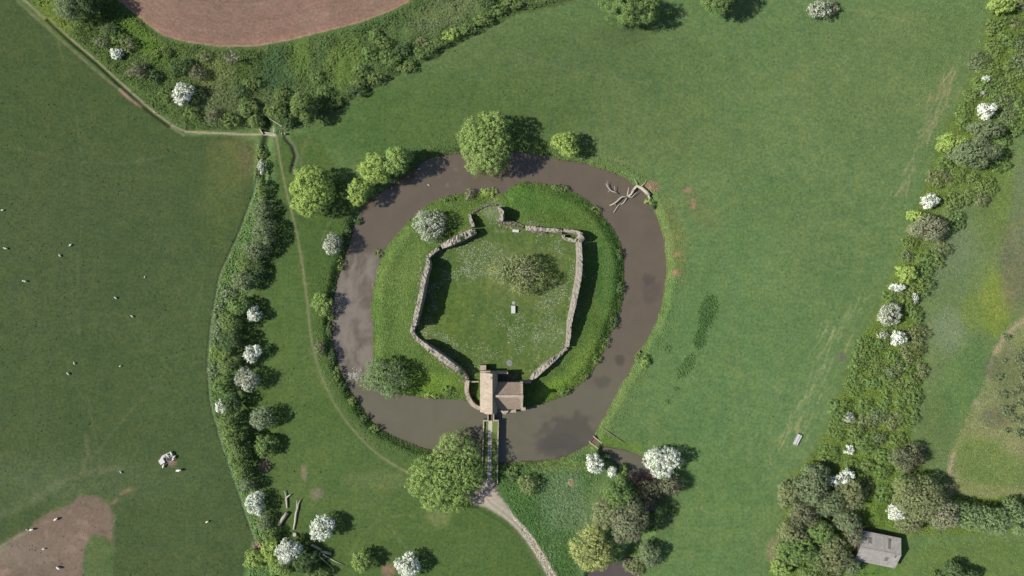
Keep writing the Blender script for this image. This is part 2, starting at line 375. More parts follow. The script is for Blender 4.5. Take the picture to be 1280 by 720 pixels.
poly([(1050,570),(1120,560),(1150,600),(1110,660),(1085,660)], (98, 122, 60), 14, .6, 1)
blob(970, 690, 12, 18, (150, 140, 112), .6, .9)
# dry grass streaks
rs = np.random.default_rng(3)
def streaks(x0, y0, x1, y1, n, wid, c, k=.55, slope=None):
    for _ in range(n):
        t = rs.random(); x = x0 + (x1 - x0) * t + rs.normal() * wid; y = y0 + (y1 - y0) * t
        L = rs.uniform(8, 26); dx, dy = (x1 - x0), (y1 - y0); q = math.hypot(dx, dy); a = math.atan2(dy, dx) + rs.normal() * .12
        line([(x, y), (x + L * math.cos(a), y + L * math.sin(a))], c, rs.uniform(.8, 2.0), 1., min(1, k * 1.4) * rs.uniform(.5, 1), 1)
streaks(1205, 60, 1120, 250, 60, 6, (150, 148, 110)); streaks(1180, 100, 1168, 150, 12, 6, (158, 150, 112)); streaks(1050, 400, 985, 555, 60, 9, (150, 156, 112), .6)
streaks(1075, 370, 1060, 400, 8, 8, (142, 152, 104), .45)
streaks(1060, 10, 1190, 40, 14, 8, (128, 138, 90), .4)
NETT = [[(884,368),(894,371),(898,384),(892,399),(882,411),(880,430),(871,438),(865,430),(869,416),(874,405),(872,390),(878,376)], [(866,440),(867,454),(855,472),(845,474),(848,458),(856,446)]]
nett = np.maximum(smooth(.5 - (SD(NETT[0]) + jit * .5 + jit2 * .6) / 5), .7 * smooth(.5 - (SD(NETT[1]) + jit * .6 + jit2 * .6) / 6))
for cx, cy, rx, ry in ((834,436,6,6),(844,487,5,4),(834,503,4,4)): nett = np.maximum(nett, .5 * smooth((1.1 - np.sqrt(((PX - cx) / rx) ** 2 + ((PY - cy) / ry) ** 2) - jit2 * .12) / .6))
blend(nett * .85, (78, 102, 64))
blob(1052, 447, 6, 6, (112, 112, 96), .8, .8); blob(690,55,14,14,(84,108,66),.5,.6); blob(780,45,40,14,(82,98,62),.5,.8); blob(1240,460,12,14,(100,104,80),.5,.8)
for P_ in ([(930,0),(925,120),(900,260),(905,420),(930,560),(935,720)],[(940,0),(936,120),(912,260),(917,420),(941,560),(947,720)],[(860,720),(880,640),(870,560)],[(560,30),(700,90),(860,110),(1100,60)],[(0,180),(120,210),(240,190)],[(20,720),(120,560),(240,430),(262,300)],[(60,0),(110,200),(90,400),(130,600)],[(1000,60),(1010,260),(980,420),(960,600)],[(402,300),(430,240)],[(420,720),(470,640),(560,650),(600,620)],[(440,600),(520,700)]):
    line(chaikin(P_, False, 2), (118, 128, 92) if P_[0][0] > 300 else (96, 106, 74), 1.6, 1.6, .6, 1.5, .33, 22)
# moat banks
blend(np.where(sdo > 0, smooth(1 - sdo / 22) * .6, 0) * (PX > 640), (100, 118, 66))
blob(875, 262, 36, 14, (110, 122, 78), .6, .9, .08, .9); blob(845, 300, 12, 50, (112, 122, 74), .7, .9, rot=-.2)
line(chaikin([(690,175),(740,192),(790,205),(830,235),(850,265),(860,300)], False), (118, 130, 84), 2, 2, .6, 1)
for q in ((815,233,9,6),(860,238,5,3),(866,254,3,6),(846,318,4,3),(845,340,5,4),(593,267,5,3)): blob(*q, (164, 132, 106), .8, .8, .12)
line([(858,233),(866,240),(866,256),(868,268)], (158, 140, 106), 1.6, 1.3, .5, 1)
# island
blend(smooth(.5 - sdi / 4), (88, 112, 56))
blob(505, 360, 34, 90, (98, 120, 66), .7, .9); blob(680, 250, 60, 14, (84, 116, 56), .8, .9, rot=.15); blob(735, 460, 22, 34, (108, 132, 62), .85, .8, rot=.5); blob(692,486,22,12,(112,140,58),.8,.8,rot=-.5)
blob(536, 480, 40, 14, (106, 134, 56), .8, .9); blob(758, 330, 18, 60, (84, 114, 60), .7, .9); blob(612, 242, 16, 12, (122, 140, 66), .7, .9); blob(588,240,6,14,(110,112,84),.7,.8)
poly(ISLAND_WARD, (92, 112, 60), 6, 1, .3)
blob(650, 345, 50, 40, (108, 120, 72), .8, .9); blob(615, 262, 14, 12, (126, 138, 104), .7, .9); blob(690, 425, 28, 22, (104, 124, 76), .5, .9)
blob(560, 400, 24, 60, (96, 116, 56), .6, .9)
line([(583,474),(570,462),(545,440)], (150,142,120), 3, 2, .5, .5); line([(601,288),(640,290),(700,296)], (148,142,116), 2, 2, .55, 1, .35, 14)
line([(652,330),(660,345)], (60,80,40), 1, 1, .0)
# area south-east of bridge: flowers, lush
poly([(622,585),(660,580),(700,577),(735,566),(745,580),(735,620),(716,660),(716,700),(735,740),(700,740),(682,700),(660,665),(640,640),(622,612)], (80, 108, 64), 6, 1, .4)
blob(705, 625, 30, 40, (112, 132, 100), .5, .9); blob(700, 582, 50, 8, (104, 122, 70), .8, .9)
blob(713, 603, 4, 5, (160, 146, 112), .8, .7)
poly([(745,548),(760,545),(812,560),(800,566),(760,560)], (100, 126, 58), 5, .8, .5)
blob(835, 640, 12, 30, (90, 112, 72), .7, .8)
# bare patches, paths
for q in ((380,590,4,10,(140,130,104)),(396,617,8,7,(130,126,100)),(331,582,7,9,(142,126,104)),(486,713,9,8,(146,122,100)),(470,600,40,12,(104,118,74)),(548,645,14,14,(118,128,84)),(322,683,6,8,(150,128,104)),(300,560,5,8,(120,124,96))):
    blob(q[0], q[1], q[2], q[3], q[4], .8, .8, .1)
sp = SD(PLOUGH, pad=200)
poly(PLOUGH, (145, 118, 103), 2, 1, .3); blend(smooth(.5 - sp / 2) * smooth((fbm(PX, PY, 40, 97, 4) + .1) / .2) * .35, (156, 134, 114))
blend(smooth((12 - np.abs(sp)) / 10) * smooth(.5 - sp / 2) * .35, (160, 122, 104))
line(PLOUGH[1:12], (176, 152, 124), 1.6, 1.1, .95, .5)
poly(BARE, (129, 113, 97), 4, 1, 1.3); blend((sd_b := smooth(.5 - (SD(BARE) + 2) / 5)) * smooth((fbm(PX, PY, 7, 91, 3) - .14) / .08) * .6, (112, 98, 84)); blend(sd_b * smooth((fbm(PX, PY, 16, 92, 4) - .12) / .14) * .5, (160, 140, 124)); blend(smooth(1 - np.abs(SD(BARE)) / 9) * smooth((fbm(PX, PY, 9, 93, 4) - .04) / .08) * .8, (96, 108, 70))
blob(70, 690, 50, 30, (142, 124, 108), .4, 1.); blob(20,690,40,14,(146,134,118),.4,.9)
poly(BAREHOLE, (86, 108, 64), 6, .9, .6)
line([(60,612),(90,596),(115,588),(150,586)], (118, 118, 90), 6, 5, .5, 1.5, .3, 12); line([(0,645),(40,625),(80,600)], (104, 114, 84), 9, 7, .5, 1); line([(107,545),(110,565),(104,585)], (128, 118, 96), 3, 3, .5, 1, .35, 8)
line([(140,630),(155,615),(172,608)], (140, 122, 98), 4, 2.5, .7, 1.5, .3, 8); line([(143,640),(142,690)], (120,116,92), 2, 2, .6, .5)
blob(210, 576, 10, 7, (150, 120, 106), .9, .7, .08); line([(0,684),(20,672),(40,662)], (146,142,114), 3, 2, .7, 1)
line(PATH_A, (178, 164, 134), 1.5, 1., .9, .3); line(PATH_A2, (150, 142, 112), 1.4, 1.2, .75, .8)
line([(150,112),(162,123),(176,132)], (176, 148, 122), 4, 1.5, .9, .5)
line(DITCH_A, (66, 82, 48), 2.2, 1., .75, .3)
line([(232,165),(262,166),(300,168),(330,168)], (190, 174, 146), 1.8, 1., 1, .2)
line(PATH_B, (160, 154, 118), 1.8, 1.3, .8, .3); line([(366,270),(378,330),(386,390)], (120,128,90), 5, 3, .4, .3)
line(chaikin([(389,435),(400,470),(430,520),(470,560)], False), (104,118,74), 7, 4, .5, .5)
line(DE, (92, 108, 96), 2, 1.4, .8, .3)
poly(APRON, (186, 174, 156), 4, 1, .4)
line(TRACK, (196, 182, 166), 9.5, 1.5, 1, .3)
line(TRACK[4:], (128, 128, 96), 1.8, 1.2, .7, .6, .2, 10)
line(chaikin([(590,632),(615,645),(640,662),(662,690),(678,715),(690,740)], False), (64, 78, 46), 1.6, 1.2, .8, .3)
line(chaikin([(640,662),(662,690),(678,715),(690,740)], False), (128, 116, 90), 1.2, .8, .6, .3)
line(DC, (112, 110, 96), 3.5, 1.6, .9, .3); line([(388,168),(378,188),(376,205)], (120, 120, 92), 3, 3, .5, 1)
line([(560,596),(590,607)], (120,120,90), 2, 2, .5, 1)
# muddy shore and bed
blend(smooth((.5 - dsh) / .5), (96, 86, 70)); blend(smooth((.8 - (SD(POOL)+wig*.5) * S) / .6), (100, 86, 74)); blend(smooth((.8 - (SD(POND)+wig*.5) * S) / .6), (100, 86, 74))
ft = fbm(PX, PY, 60, 21, 4)[..., None]; ft2 = fbm(PX, PY, 10, 22, 4)[..., None]; ft3 = fbm(PX * .35, PY, 16, 23, 4)[..., None]
rr_ = PX * .94 + PY * .34; qq_ = -PX * .34 + PY * .94
ft4 = fbm(rr_ * .22, qq_, 3.2, 24, 2)[..., None]; ft5 = fbm(PX, PY, 3.0, 25, 2)[..., None]; isl = (sdi < 2)[..., None]
COL *= (1 + ft4 * np.array([.16, .11, .14]) + ft5 * np.array([.22, .16, .22]) * (1 + isl * .8) + isl * fbm(PX, PY, 20, 27, 4)[..., None] * np.array([.35, .18, .28]))
COL *= (1 + ft * np.array([.30, .15, .16]) + ft2 * np.array([.22, .16, .22]) + ft3 * np.array([.10, .06, .12]))
COL *= 1 + ((COL[..., 1] > COL[..., 0] * 1.12)[..., None] * np.array([.03, .06, -.06]))
COL = np.clip(COL, .01, .9)
# dung/mole specks in the pasture
# ------------------------------------------------------------------ split ground in objects
ny, nx = X.shape
cxp = (PX[:-1, :-1] + PX[1:, 1:]) / 2; cyp = (PY[:-1, :-1] + PY[1:, 1:]) / 2
def cell(a): return (a[:-1, :-1] + a[1:, 1:]) / 2
lab = np.zeros(cxp.shape, int)
names = ['meadow_ground', 'pasture_ground', 'rough_ground', 'ploughed_field', 'bare_ground', 'footpath', 'gravel_track', 'island_ground', 'moat_bed', 'stream_bed']
mats = [M_grass, M_grass, M_grass, M_plough, M_soil, M_soil, M_soil, M_grass, M_soil, M_soil]
PAST = [(318,178),(316,240),(298,290),(273,344),(262,400),(257,450),(260,500),(273,548),(297,618),(316,670),(300,900),(-900,900),(-900,-900),(0,-18),(92,64),(162,122),(215,160),(232,170),(290,170)]
lab[inside(cxp, cyp, PAST)] = 1
lab[(cell(sc_tl) < 0) | (cell(sc_r) < 0)] = 2
lab[cell(sp) + cell(jit) * .12 < 0] = 3
lab[inside(cxp, cyp, BARE) & ~inside(cxp, cyp, BAREHOLE)] = 4
lab[(cell(LD(PATH_A)) < 1.4) | (cell(LD(PATH_A2)) < 1.3) | (cell(LD(PATH_B)) < 1.8)] = 5
lab[(cell(LD(TRACK)) < 5.2) | inside(cxp, cyp, APRON)] = 6
lab[cell(sdi) < 0] = 7
lab[cell(dsh) < 0] = 8
lab[(cell(SD(POOL)) < 0) | (cell(SD(POND)) < 0)] = 9
idx = (np.arange(ny - 1)[:, None] * nx + np.arange(nx - 1)[None, :])
Vall = np.stack([X, Y, Z], -1).reshape(-1, 3).astype(np.float32); Call = COL.reshape(-1, 3); Eall = (sp * S).reshape(-1)
gzn = np.stack([-np.gradient(Z, st, axis=1), -np.gradient(Z, st, axis=0), np.ones_like(Z)], -1).reshape(-1, 3); gzn /= np.linalg.norm(gzn, axis=1, keepdims=True)
for k, nm in enumerate(names):
    q = idx[lab == k]
    if not len(q): continue
    F = np.stack([q, q + 1, q + nx + 1, q + nx], -1); u, inv = np.unique(F, return_inverse=True)
    me = quads_mesh(nm, Vall[u], Call[u], inv.reshape(-1, 4), True)
    me.normals_split_custom_set_from_vertices(gzn[u])
    if k == 3:
        a = me.attributes.new('edge', 'FLOAT', 'POINT'); a.data.foreach_set('value', Eall[u].astype(np.float32))
    tag(link(nm, me, mats[k]), kind='structure')
# surrounding country out to the horizon (a frame of ground that meets the edge of the sheet)
mb = []
ex = np.array([GX0, xs[-1]]); ey = np.array([GY0, ys[-1]]); R_ = 5200.
ringi = [(0, i) for i in range(0, nx)] + [(j, nx - 1) for j in range(1, ny)] + [(ny - 1, i) for i in range(nx - 2, -1, -1)] + [(j, 0) for j in range(ny - 2, 0, -1)]
Vr = []; Cr = []
rings = 14
for r in range(rings):
    t = (r / (rings - 1)) ** 2.5
    for (j, i) in ringi:
        x, y = X[j, i], Y[j, i]; q = max(abs(x) / 176, abs(y) / 102); k_ = 1 + t * (R_ / 150 - 1)
        sx = x * k_ if r else x; sy = y * (1 + t * (R_ / 90 - 1)) if r else y
        z = Z[j, i] * (1 - min(1, t * 6)) + (0 if t == 0 else min(1, t * 6) * 3 * (math.sin(sx * .011) * math.cos(sy * .013)))
        Vr.append((sx, sy, z)); Cr.append(COL[j, i] * (1 - min(1, t * 30)) + A(92, 112, 68) * min(1, t * 30))
nr = len(ringi); F = []
for r in range(rings - 1):
    for i in range(nr): F.append((r * nr + i, (r + 1) * nr + i, (r + 1) * nr + (i + 1) % nr, r * nr + (i + 1) % nr))
tag(link('surrounding_fields', quads_mesh('surrounding_fields', np.array(Vr), np.array(Cr), np.array(F), True), M_grass), kind='structure')
print('ground', round(time.time() - T0, 1))

# ------------------------------------------------------------------ water
def water_mat():
    m, nt, b = newmat('moat_water')
    at = N(nt, 'ShaderNodeAttribute', attribute_name='Col'); geo = N(nt, 'ShaderNodeNewGeometry')
    n = noise(nt, .12, 5, .6, geo.outputs['Position'], 1.2); r = ramp(nt, n.outputs[0], [(.3, g3(.93)), (.7, g3(1.06))])
    nt.links.new(mixc(nt, at.outputs['Color'], r.outputs[0]), b.inputs['Base Color'])
    b.inputs['Roughness'].default_value = .12; b.inputs['Specular IOR Level'].default_value = .5
    w = noise(nt, 1.3, 3, .5, geo.outputs['Position']); bump(nt, w.outputs[0], .06, .1, b)
    return m
M_water = water_mat()
def water(name, x0, x1, y0, y1, colfn, step=.6, dz=0.):
    gx = np.arange(x0, x1, step); gy = np.arange(y0, y1, step); a, b_ = np.meshgrid(gx, gy)
    px = a / S + 640; py = 360 - b_ / S; c = colfn(px, py)
    n1, n2 = a.shape; ii = (np.arange(n1 - 1)[:, None] * n2 + np.arange(n2 - 1)[None, :]).ravel()
    F = np.stack([ii, ii + 1, ii + n2 + 1, ii + n2], -1)
    V = np.stack([a, b_, np.full(a.shape, WL)], -1).reshape(-1, 3)
    o = tag(link(name, quads_mesh(name, V, c.reshape(-1, 3), F, True), M_water), kind='structure'); o.location.z = dz; return o
def moatcol(px, py):
    t = smooth((py - 400) / 130)[..., None]; c = (A(112, 101, 86) * (1 - t) + A(114, 110, 91) * t)
    d = sdf(px, py, [(424,330),(440,318),(470,318),(472,345),(464,385),(468,440),(462,470),(448,480),(430,462),(414,430),(413,390)])
    wx = fbm(px, py, 30, 41) * 60; wy = fbm(px, py, 30, 45) * 60
    sw = fbm(px + wx, py * .5 + wy, 14, 42, 5)
    st_ = fbm(px + wx * .6, (py + wy * .8) * .28, 6, 49, 4); m = smooth(.5 - (d + fbm(px, py, 20, 44) * 14) / 14) * smooth(.55 + sw * 1.3 + st_ * 2.0)
    c = c * (1 - m[..., None]) + A(142, 132, 121) * m[..., None]
    # pollen scum and weed patches of the moat
    for (x, y, rx, ry, cc, k) in ((712,545,36,26,(80,74,70),.55),(776,452,7,9,(82,76,66),.7),(754,478,10,8,(86,80,70),.5),(810,349,8,8,(86,76,68),.6),(815,365,14,16,(88,80,74),.45),(700,560,30,14,(84,78,74),.5)):
        dd = np.sqrt(((px - x) / rx) ** 2 + ((py - y) / ry) ** 2) + fbm(px, py, 10, 46) * 1.2
        m2 = smooth((1.2 - dd) / .5)[..., None] * k; c = c * (1 - m2) + A(*cc) * m2
    m3 = (smooth((fbm(px, py, 5, 47, 3) - .12) / .1) * np.exp(-((px - 552) / 14) ** 2 - ((py - 218) / 12) ** 2))[..., None]
    c = c * (1 - m3) + A(170, 160, 130) * m3
    return c
water('moat_water', -60, 52, -58, 44, moatcol)
water('stream_water', 24, 52, -70, -48.6, lambda px, py: np.ones(px.shape + (3,)) * A(112, 92, 82), 1.0, -.03)
water('pond_water', 20, 45, -101, -84, lambda px, py: np.ones(px.shape + (3,)) * A(98, 88, 84), 1.0)

# ------------------------------------------------------------------ foliage engine
def norm(v): return v / (np.linalg.norm(v, axis=-1, keepdims=True) + 1e-9)
def leaf_quads(rng, P, Nn, size, aspect=1.0, axis=None):
    n = len(P); r = rng.normal(size=(n, 3)) if axis is None else axis
    t = norm(np.cross(Nn, r)); 
    if axis is not None: t, b = norm(r), None
    if axis is None: b = np.cross(Nn, t)
    else: b = norm(np.cross(t, Nn))
    a = size[:, None] * .5; la = a * aspect
    V = np.stack([P - t * la, P + b * a * .9, P + t * la, P - b * a * .9], 1)
    return V.reshape(-1, 3)
PAL = {   # (colours as sunlit photo values), weights
 'haw':   ([(206,210,196),(190,196,178),(120,138,88),(92,112,62)], [.6,.28,.08,.04]),
 'hawd':  ([(180,182,168),(158,162,140),(112,126,86),(92,108,68)], [.45,.3,.15,.1]),
 'hawg':  ([(150,158,132),(118,134,96),(98,118,74),(84,104,62)], [.25,.3,.25,.2]),
 'lime':  ([(142,164,72),(124,150,62),(158,174,88),(108,134,54)], [.35,.3,.15,.2]),
 'oak':   ([(128,152,74),(112,138,64),(142,162,86),(94,118,54)], [.35,.3,.15,.2]),
 'green': ([(104,130,66),(92,118,58),(118,140,78),(80,104,50)], [.35,.3,.15,.2]),
 'bush':  ([(106,126,64),(96,116,58),(118,136,76),(82,102,50)], [.35,.3,.15,.2]),
 'dark':  ([(82,104,60),(72,94,54),(94,114,70),(62,82,48)], [.35,.3,.15,.2]),
 'darkg': ([(110,124,86),(102,118,78),(122,134,98),(90,108,68)], [.35,.3,.15,.2]),
 'olive': ([(122,130,84),(112,122,76),(132,138,96),(100,112,66)], [.35,.3,.15,.2]),
 'grey':  ([(126,130,98),(116,124,88),(138,140,112),(104,120,74)], [.35,.3,.15,.2]),
 'pgrey': ([(138,140,110),(128,130,98),(150,150,122),(112,122,82)], [.35,.3,.15,.2]),
 'willow':([(158,164,88),(142,152,78),(172,172,104),(116,134,66)], [.35,.3,.15,.2]),
 'silver':([(112,134,84),(100,124,74),(126,144,98),(84,108,60)], [.35,.3,.15,.2]),
 'sparse':([(128,142,80),(112,132,68),(142,150,94),(100,120,60)], [.35,.3,.15,.2]),
}
KF = 2.15
seedc = [100]
def pal_cols(rng, kind, n):
    cs, w = PAL[kind]; cs = np.array([A(*c) for c in cs]) * KF; lum = cs.mean(1, keepdims=True); cs = cs + (lum - cs) * .16; k = rng.choice(len(cs), n, p=w)
    c = cs[k] * rng.normal(1, .13, (n, 1)).clip(.6, 1.5) * rng.normal(1, .04, (n, 3)); return c.clip(.008, .78)
def crown(rng, lobes, kind, leaf=.34, clump=.8, dens=1.0, shell=.08, twigs=0, fill=.5, under=-.35, up=.35):
    """leaf clumps spread over (and in) a set of lobes"""
    Ps, Ns, SNs, Ks = [], [], [], []
    L = np.array(lobes, float)
    for i, (x, y, z, rx, ry, rz) in enumerate(L):
        area = 4 * math.pi * (((rx * ry) ** 1.6 + (rx * rz) ** 1.6 + (ry * rz) ** 1.6) / 3) ** (1 / 1.6)
        nc = max(6, int(area / (clump * clump * 1.5)))
        d = norm(rng.normal(size=(nc, 3))); d = d[d[:, 2] > under]
        rad = 1 + rng.normal(0, .07, (len(d), 1)) - shell * rng.random((len(d), 1)) ** 2
        ph = rng.random(3) * 6; rad = rad * (1 + .09 * np.sin(d[:, :1] * 5 + ph[0]) * np.sin(d[:, 1:2] * 5 + ph[1]))
        c = np.array([x, y, z]) + d * rad * [rx, ry, rz]
        keep = np.ones(len(c), bool)
        for j, l2 in enumerate(L):
            if j == i: continue
            q = ((c - l2[:3]) / l2[3:]); keep &= (q ** 2).sum(1) > .72
        c = c[keep]; d = d[keep]
        if not len(c): continue
        nl = max(4, int(dens * 3.6 * (clump / leaf) ** 2))
        cr = clump * rng.uniform(.55, 1.1, (len(c), 1, 1))
        off = norm(rng.normal(size=(len(c), nl, 3))); rr = rng.random((len(c), nl, 1)) ** .5 * .9
        p = c[:, None] + off * rr * cr * [1, 1, .55]
        nn = norm(off * .42 + d[:, None] * .75 + rng.normal(0, .22, off.shape) + [0, 0, up])
        bright = rng.normal(1, .10, (len(c), 1)) * np.ones((1, nl))
        Ps.append(p.reshape(-1, 3)); Ns.append(nn.reshape(-1, 3)); Ks.append(bright.ravel())
        gl = (p - np.array([x, y, z - rz * .35])) / np.array([rx, ry, rz]) ; sn = norm(norm(gl) * 1.0 + off * .38 + rng.normal(0, .16, off.shape) + [0, 0, .3]); SNs.append(sn.reshape(-1, 3))
        nf = int(fill * len(c) * nl)
        if nf:
            q = norm(rng.normal(size=(nf, 3))) * rng.random((nf, 1)) ** .4 * .9; q[:, 2] = np.abs(q[:, 2]) * .8 - .1
            SNs.append(norm(q + [0, 0, .6])); Ps.append(np.array([x, y, z]) + q * [rx, ry, rz]); Ns.append(norm(rng.normal(size=(nf, 3)) + [0, 0, .5])); Ks.append(np.ones(nf))
    P = np.concatenate(Ps); Nn = np.concatenate(Ns); K = np.concatenate(Ks)
    sz = leaf * rng.uniform(.6, 1.25, len(P)); V = leaf_quads(rng, P, Nn, sz)
    c = pal_cols(rng, kind, len(P)) * K[:, None]
    if kind in ('haw', 'hawd'):
        cid = (np.sin(P[:, 0] * 1.9 + P[:, 1] * .7 + seedc[0]) + np.sin(P[:, 1] * 2.3 - P[:, 0] * .9 + seedc[0] * 2.) + np.sin(P[:, 2] * 1.7 + P[:, 0])) / 3 + rng.normal(0, .22, len(P))
        gsel = cid > (.52 if kind == 'haw' else .36); c[gsel] = pal_cols(rng, 'hawg', int(gsel.sum())) * .8
    V = V.reshape(-1, 4, 3); V[..., 2] = np.maximum(V[..., 2], .04)
    return V.reshape(-1, 3), np.repeat(c, 4, 0), np.repeat(np.concatenate(SNs), 4, 0)
def twig_quads(rng, lobes, n, length=1.5, width=.09, col=((138,138,112),(120,122,98),(156,152,128)), upb=1.0, inner=.45):
    L = np.array(lobes, float); w = (L[:, 3] * L[:, 4]); k = rng.choice(len(L), n, p=w / w.sum()); l = L[k]
    d = norm(rng.normal(size=(n, 3))); d[:, 2] = np.abs(d[:, 2]); rad = inner + (1 - inner) * rng.random((n, 1)) ** .6
    P = l[:, :3] + d * rad * l[:, 3:]
    ax = norm(d * [1, 1, .8] + rng.normal(0, .35, (n, 3)) + [0, 0, upb * .6]); Nn = norm(rng.normal(size=(n, 3)) + [0, 0, .6])
    sz = np.full(n, width) * rng.uniform(.7, 1.4, n); len_ = length * rng.uniform(.5, 1.3, n)
    b = norm(np.cross(ax, Nn)); V = np.stack([P - b * sz[:, None] * .5, P + b * sz[:, None] * .5, P + ax * len_[:, None] + b * sz[:, None] * .2, P + ax * len_[:, None] - b * sz[:, None] * .2], 1).reshape(-1, 3)
    cs = np.array([A(*c) for c in col]); c = cs[rng.choice(len(cs), n)] * rng.normal(1, .12, (n, 1)); return V, np.repeat(c.clip(.01, .8), 4, 0), np.repeat(norm(d + rng.normal(0, .3, d.shape) + [0, 0, .4]), 4, 0)
def trunk_mesh(rng, lobes, h, r0, nb=7):
    m = MB(); L = sorted(lobes, key=lambda l: -l[3] * l[4]); th = h * .38
    lean = rng.normal(0, .03 * h, 2)
    top = (lean[0], lean[1], th)
    m.tube([(0, 0, -.4), (lean[0] * .3, lean[1] * .3, th * .4), top], [r0 * 1.35, r0, r0 * .8], 8)
    for k in range(nb):
        l = L[k % len(L)]; a = rng.random() * 6.28; e = (l[0] + math.cos(a) * l[3] * .6, l[1] + math.sin(a) * l[4] * .6, max(th * 1.1, l[2] + l[5] * rng.uniform(0, .6)))
        mid = tuple(top[i] * .5 + e[i] * .5 + rng.normal(0, .05 * h) * (i < 2) for i in range(3))
        m.tube([top, mid, e], [r0 * .6, r0 * .35, r0 * .1], 6)
        for _ in range(2):
            e2 = (e[0] + rng.normal(0, l[3] * .3), e[1] + rng.normal(0, l[4] * .3), e[2] + rng.uniform(0, l[5] * .4)); m.tube([mid, e2], [r0 * .25, r0 * .06], 5)
    return m
def auto_lobes(rng, rx, ry, h, n=6, flat=.45, base=.52):
    zc = h * base; rz = h * flat; out = [(rng.normal(0, .06) * rx, rng.normal(0, .06) * ry, zc, rx * .66, ry * .66, rz)]; a0 = rng.random() * 6
    for k in range(n):
        a = a0 + k * 6.283 / n + rng.normal(0, .28); q = rng.uniform(.42, .66); r = rng.uniform(.26, .48)
        out.append((math.cos(a) * rx * q, math.sin(a) * ry * q, zc * rng.uniform(.75, 1.08), rx * r, ry * r, rz * rng.uniform(.55, .8)))
    return out
SPEC = {  # leaf, clump, dens, fill
 'haw': dict(leaf=.24, clump=.5, dens=.85), 'hawd': dict(leaf=.24, clump=.5, dens=.75), 'hawg': dict(leaf=.28, clump=.5, dens=.75),
 'lime': dict(leaf=.27, clump=.7), 'oak': dict(leaf=.28, clump=.75), 'green': dict(leaf=.26, clump=.62), 'bush': dict(leaf=.26, clump=.5),
 'dark': dict(leaf=.28, clump=.55), 'darkg': dict(leaf=.25, clump=.5, dens=.8), 'olive': dict(leaf=.25, clump=.55, dens=.8),
 'grey': dict(leaf=.22, clump=.5, dens=.35, fill=.15), 'pgrey': dict(leaf=.24, clump=.5, dens=.6, fill=.15),
 'willow': dict(leaf=.26, clump=.6, dens=.8), 'silver': dict(leaf=.25, clump=.6, dens=.75), 'sparse': dict(leaf=.26, clump=.5, dens=.6, fill=.15, shell=.3),
}
TW = {'grey': 3.2, 'pgrey': 1.6, 'sparse': .9, 'hawd': .5, 'olive': .7, 'darkg': .7, 'silver': .25, 'hawg': .4, 'willow': .6}

LANDMARKS = []
def tree(px, py, rx, ry, kind, label, name='tree', cat='tree', h=None, lobes=None, group=None, trunk=True, mat=None, aspect_h=1.0, n=6, over=None):
    seedc[0] += 1; rng = np.random.default_rng(seedc[0])
    RX, RY = rx * S, ry * S; hh = h if h else min(1.35 * (RX + RY) * aspect_h * .6, 15)
    gz = float(ground_z(px, py)); zc = max(gz, WL) + hh * .52
    x, y = W(px, py, zc)
    if lobes: L = [((lx * S), (-ly * S), hh * lz, lr * S, lr2 * S, hh * lrz) for lx, ly, lz, lr, lr2, lrz in lobes]
    else: L = auto_lobes(rng, RX, RY, hh, n, .52, .46) if cat == 'bush' else auto_lobes(rng, RX, RY, hh, n)
    e = empty(name, (x, y, max(gz, WL - .3)))
    tag(e, label, cat, group)
    sp_ = dict(SPEC[kind]);
    if over: sp_.update(over)
    V, c, sn = crown(rng, L, kind, **sp_)
    tw = TW.get(kind, 0) * (over or {}).get('tw', 1) if False else TW.get(kind, 0)
    if tw:
        a_ = RX * RY * 3.14; V2, c2, s2 = twig_quads(rng, L, int(a_ * tw * 6), 1.3 if hh > 4 else .8, .085 if kind != 'grey' else .10)
        V = np.concatenate([V, V2]); c = np.concatenate([c, c2]); sn = np.concatenate([sn, s2])
    o = link('crown', quads_mesh('crown', V, c, nrm=sn), M_blossom if kind in ('haw', 'hawd') else M_leaf, e)
    if trunk: trunk_mesh(rng, L, hh, max(.09, .035 * hh), 5 if hh < 6 else 8).build('trunk', M_bark if kind not in ('grey', 'sparse', 'pgrey') else M_wood, e)
    return e
HT = 'hawthorn_tree'
def haw(px, py, rx, ry, label, kind='haw', **k):
    LANDMARKS.append((px, py, k.pop('lm', None))); k.setdefault('group', 'hawthorns in white blossom')
    return tree(px, py, rx, ry, kind, label, HT, 'hawthorn', **k)
# --- hawthorns
haw(146, 67, 8, 8, 'small white-blossomed hawthorn beside the diagonal path, nearest the top left corner')
haw(229, 118, 14, 15, 'round white hawthorn alone in the scrub below the left tip of the ploughed field')
haw(415, 305, 15, 16, 'white hawthorn on the outer moat bank below the yellow-green tree by the footpath', 'hawd')
haw(538, 281, 20, 21, 'large two-lobed white hawthorn on the island outside the north-west castle wall', 'hawd', lobes=[(-7,-3,.5,14,15,.45),(6,-4,.5,13,13,.42),(-1,12,.45,11,9,.38),(8,5,.42,9,9,.35)], h=7)
haw(328, 209, 5, 13, 'narrow pale hawthorn at the top end of the pasture hedge beside the footbridge ditch', 'hawd', h=3.5)
haw(318, 393, 12, 12, 'small white hawthorn right of the hedge, topmost of the hedge-side row')
haw(315, 441, 14, 12, 'white hawthorn right of the hedge, second from the top of the hedge-side row')
haw(309, 474, 17, 17, 'dull white large hawthorn touching the hedge, third from the top of the row', 'hawd')
haw(276, 508, 8, 9, 'small white hawthorn on the pasture side of the hedge', h=3.6)
haw(328, 523, 17, 17, 'greyish green hawthorn nearly out of blossom, right of the hedge', 'hawg')
haw(320, 631, 14, 15, 'white hawthorn growing in the lower hedge left of the fallen logs', h=6)
haw(402, 660, 17, 19, 'bright white round hawthorn standing right of the fallen logs')
haw(360, 688, 17, 16, 'white hawthorn among dark bushes below the fallen logs', h=7.5)
haw(510, 708, 18, 16, 'white hawthorn cut by the bottom edge of the photo, left of the track')
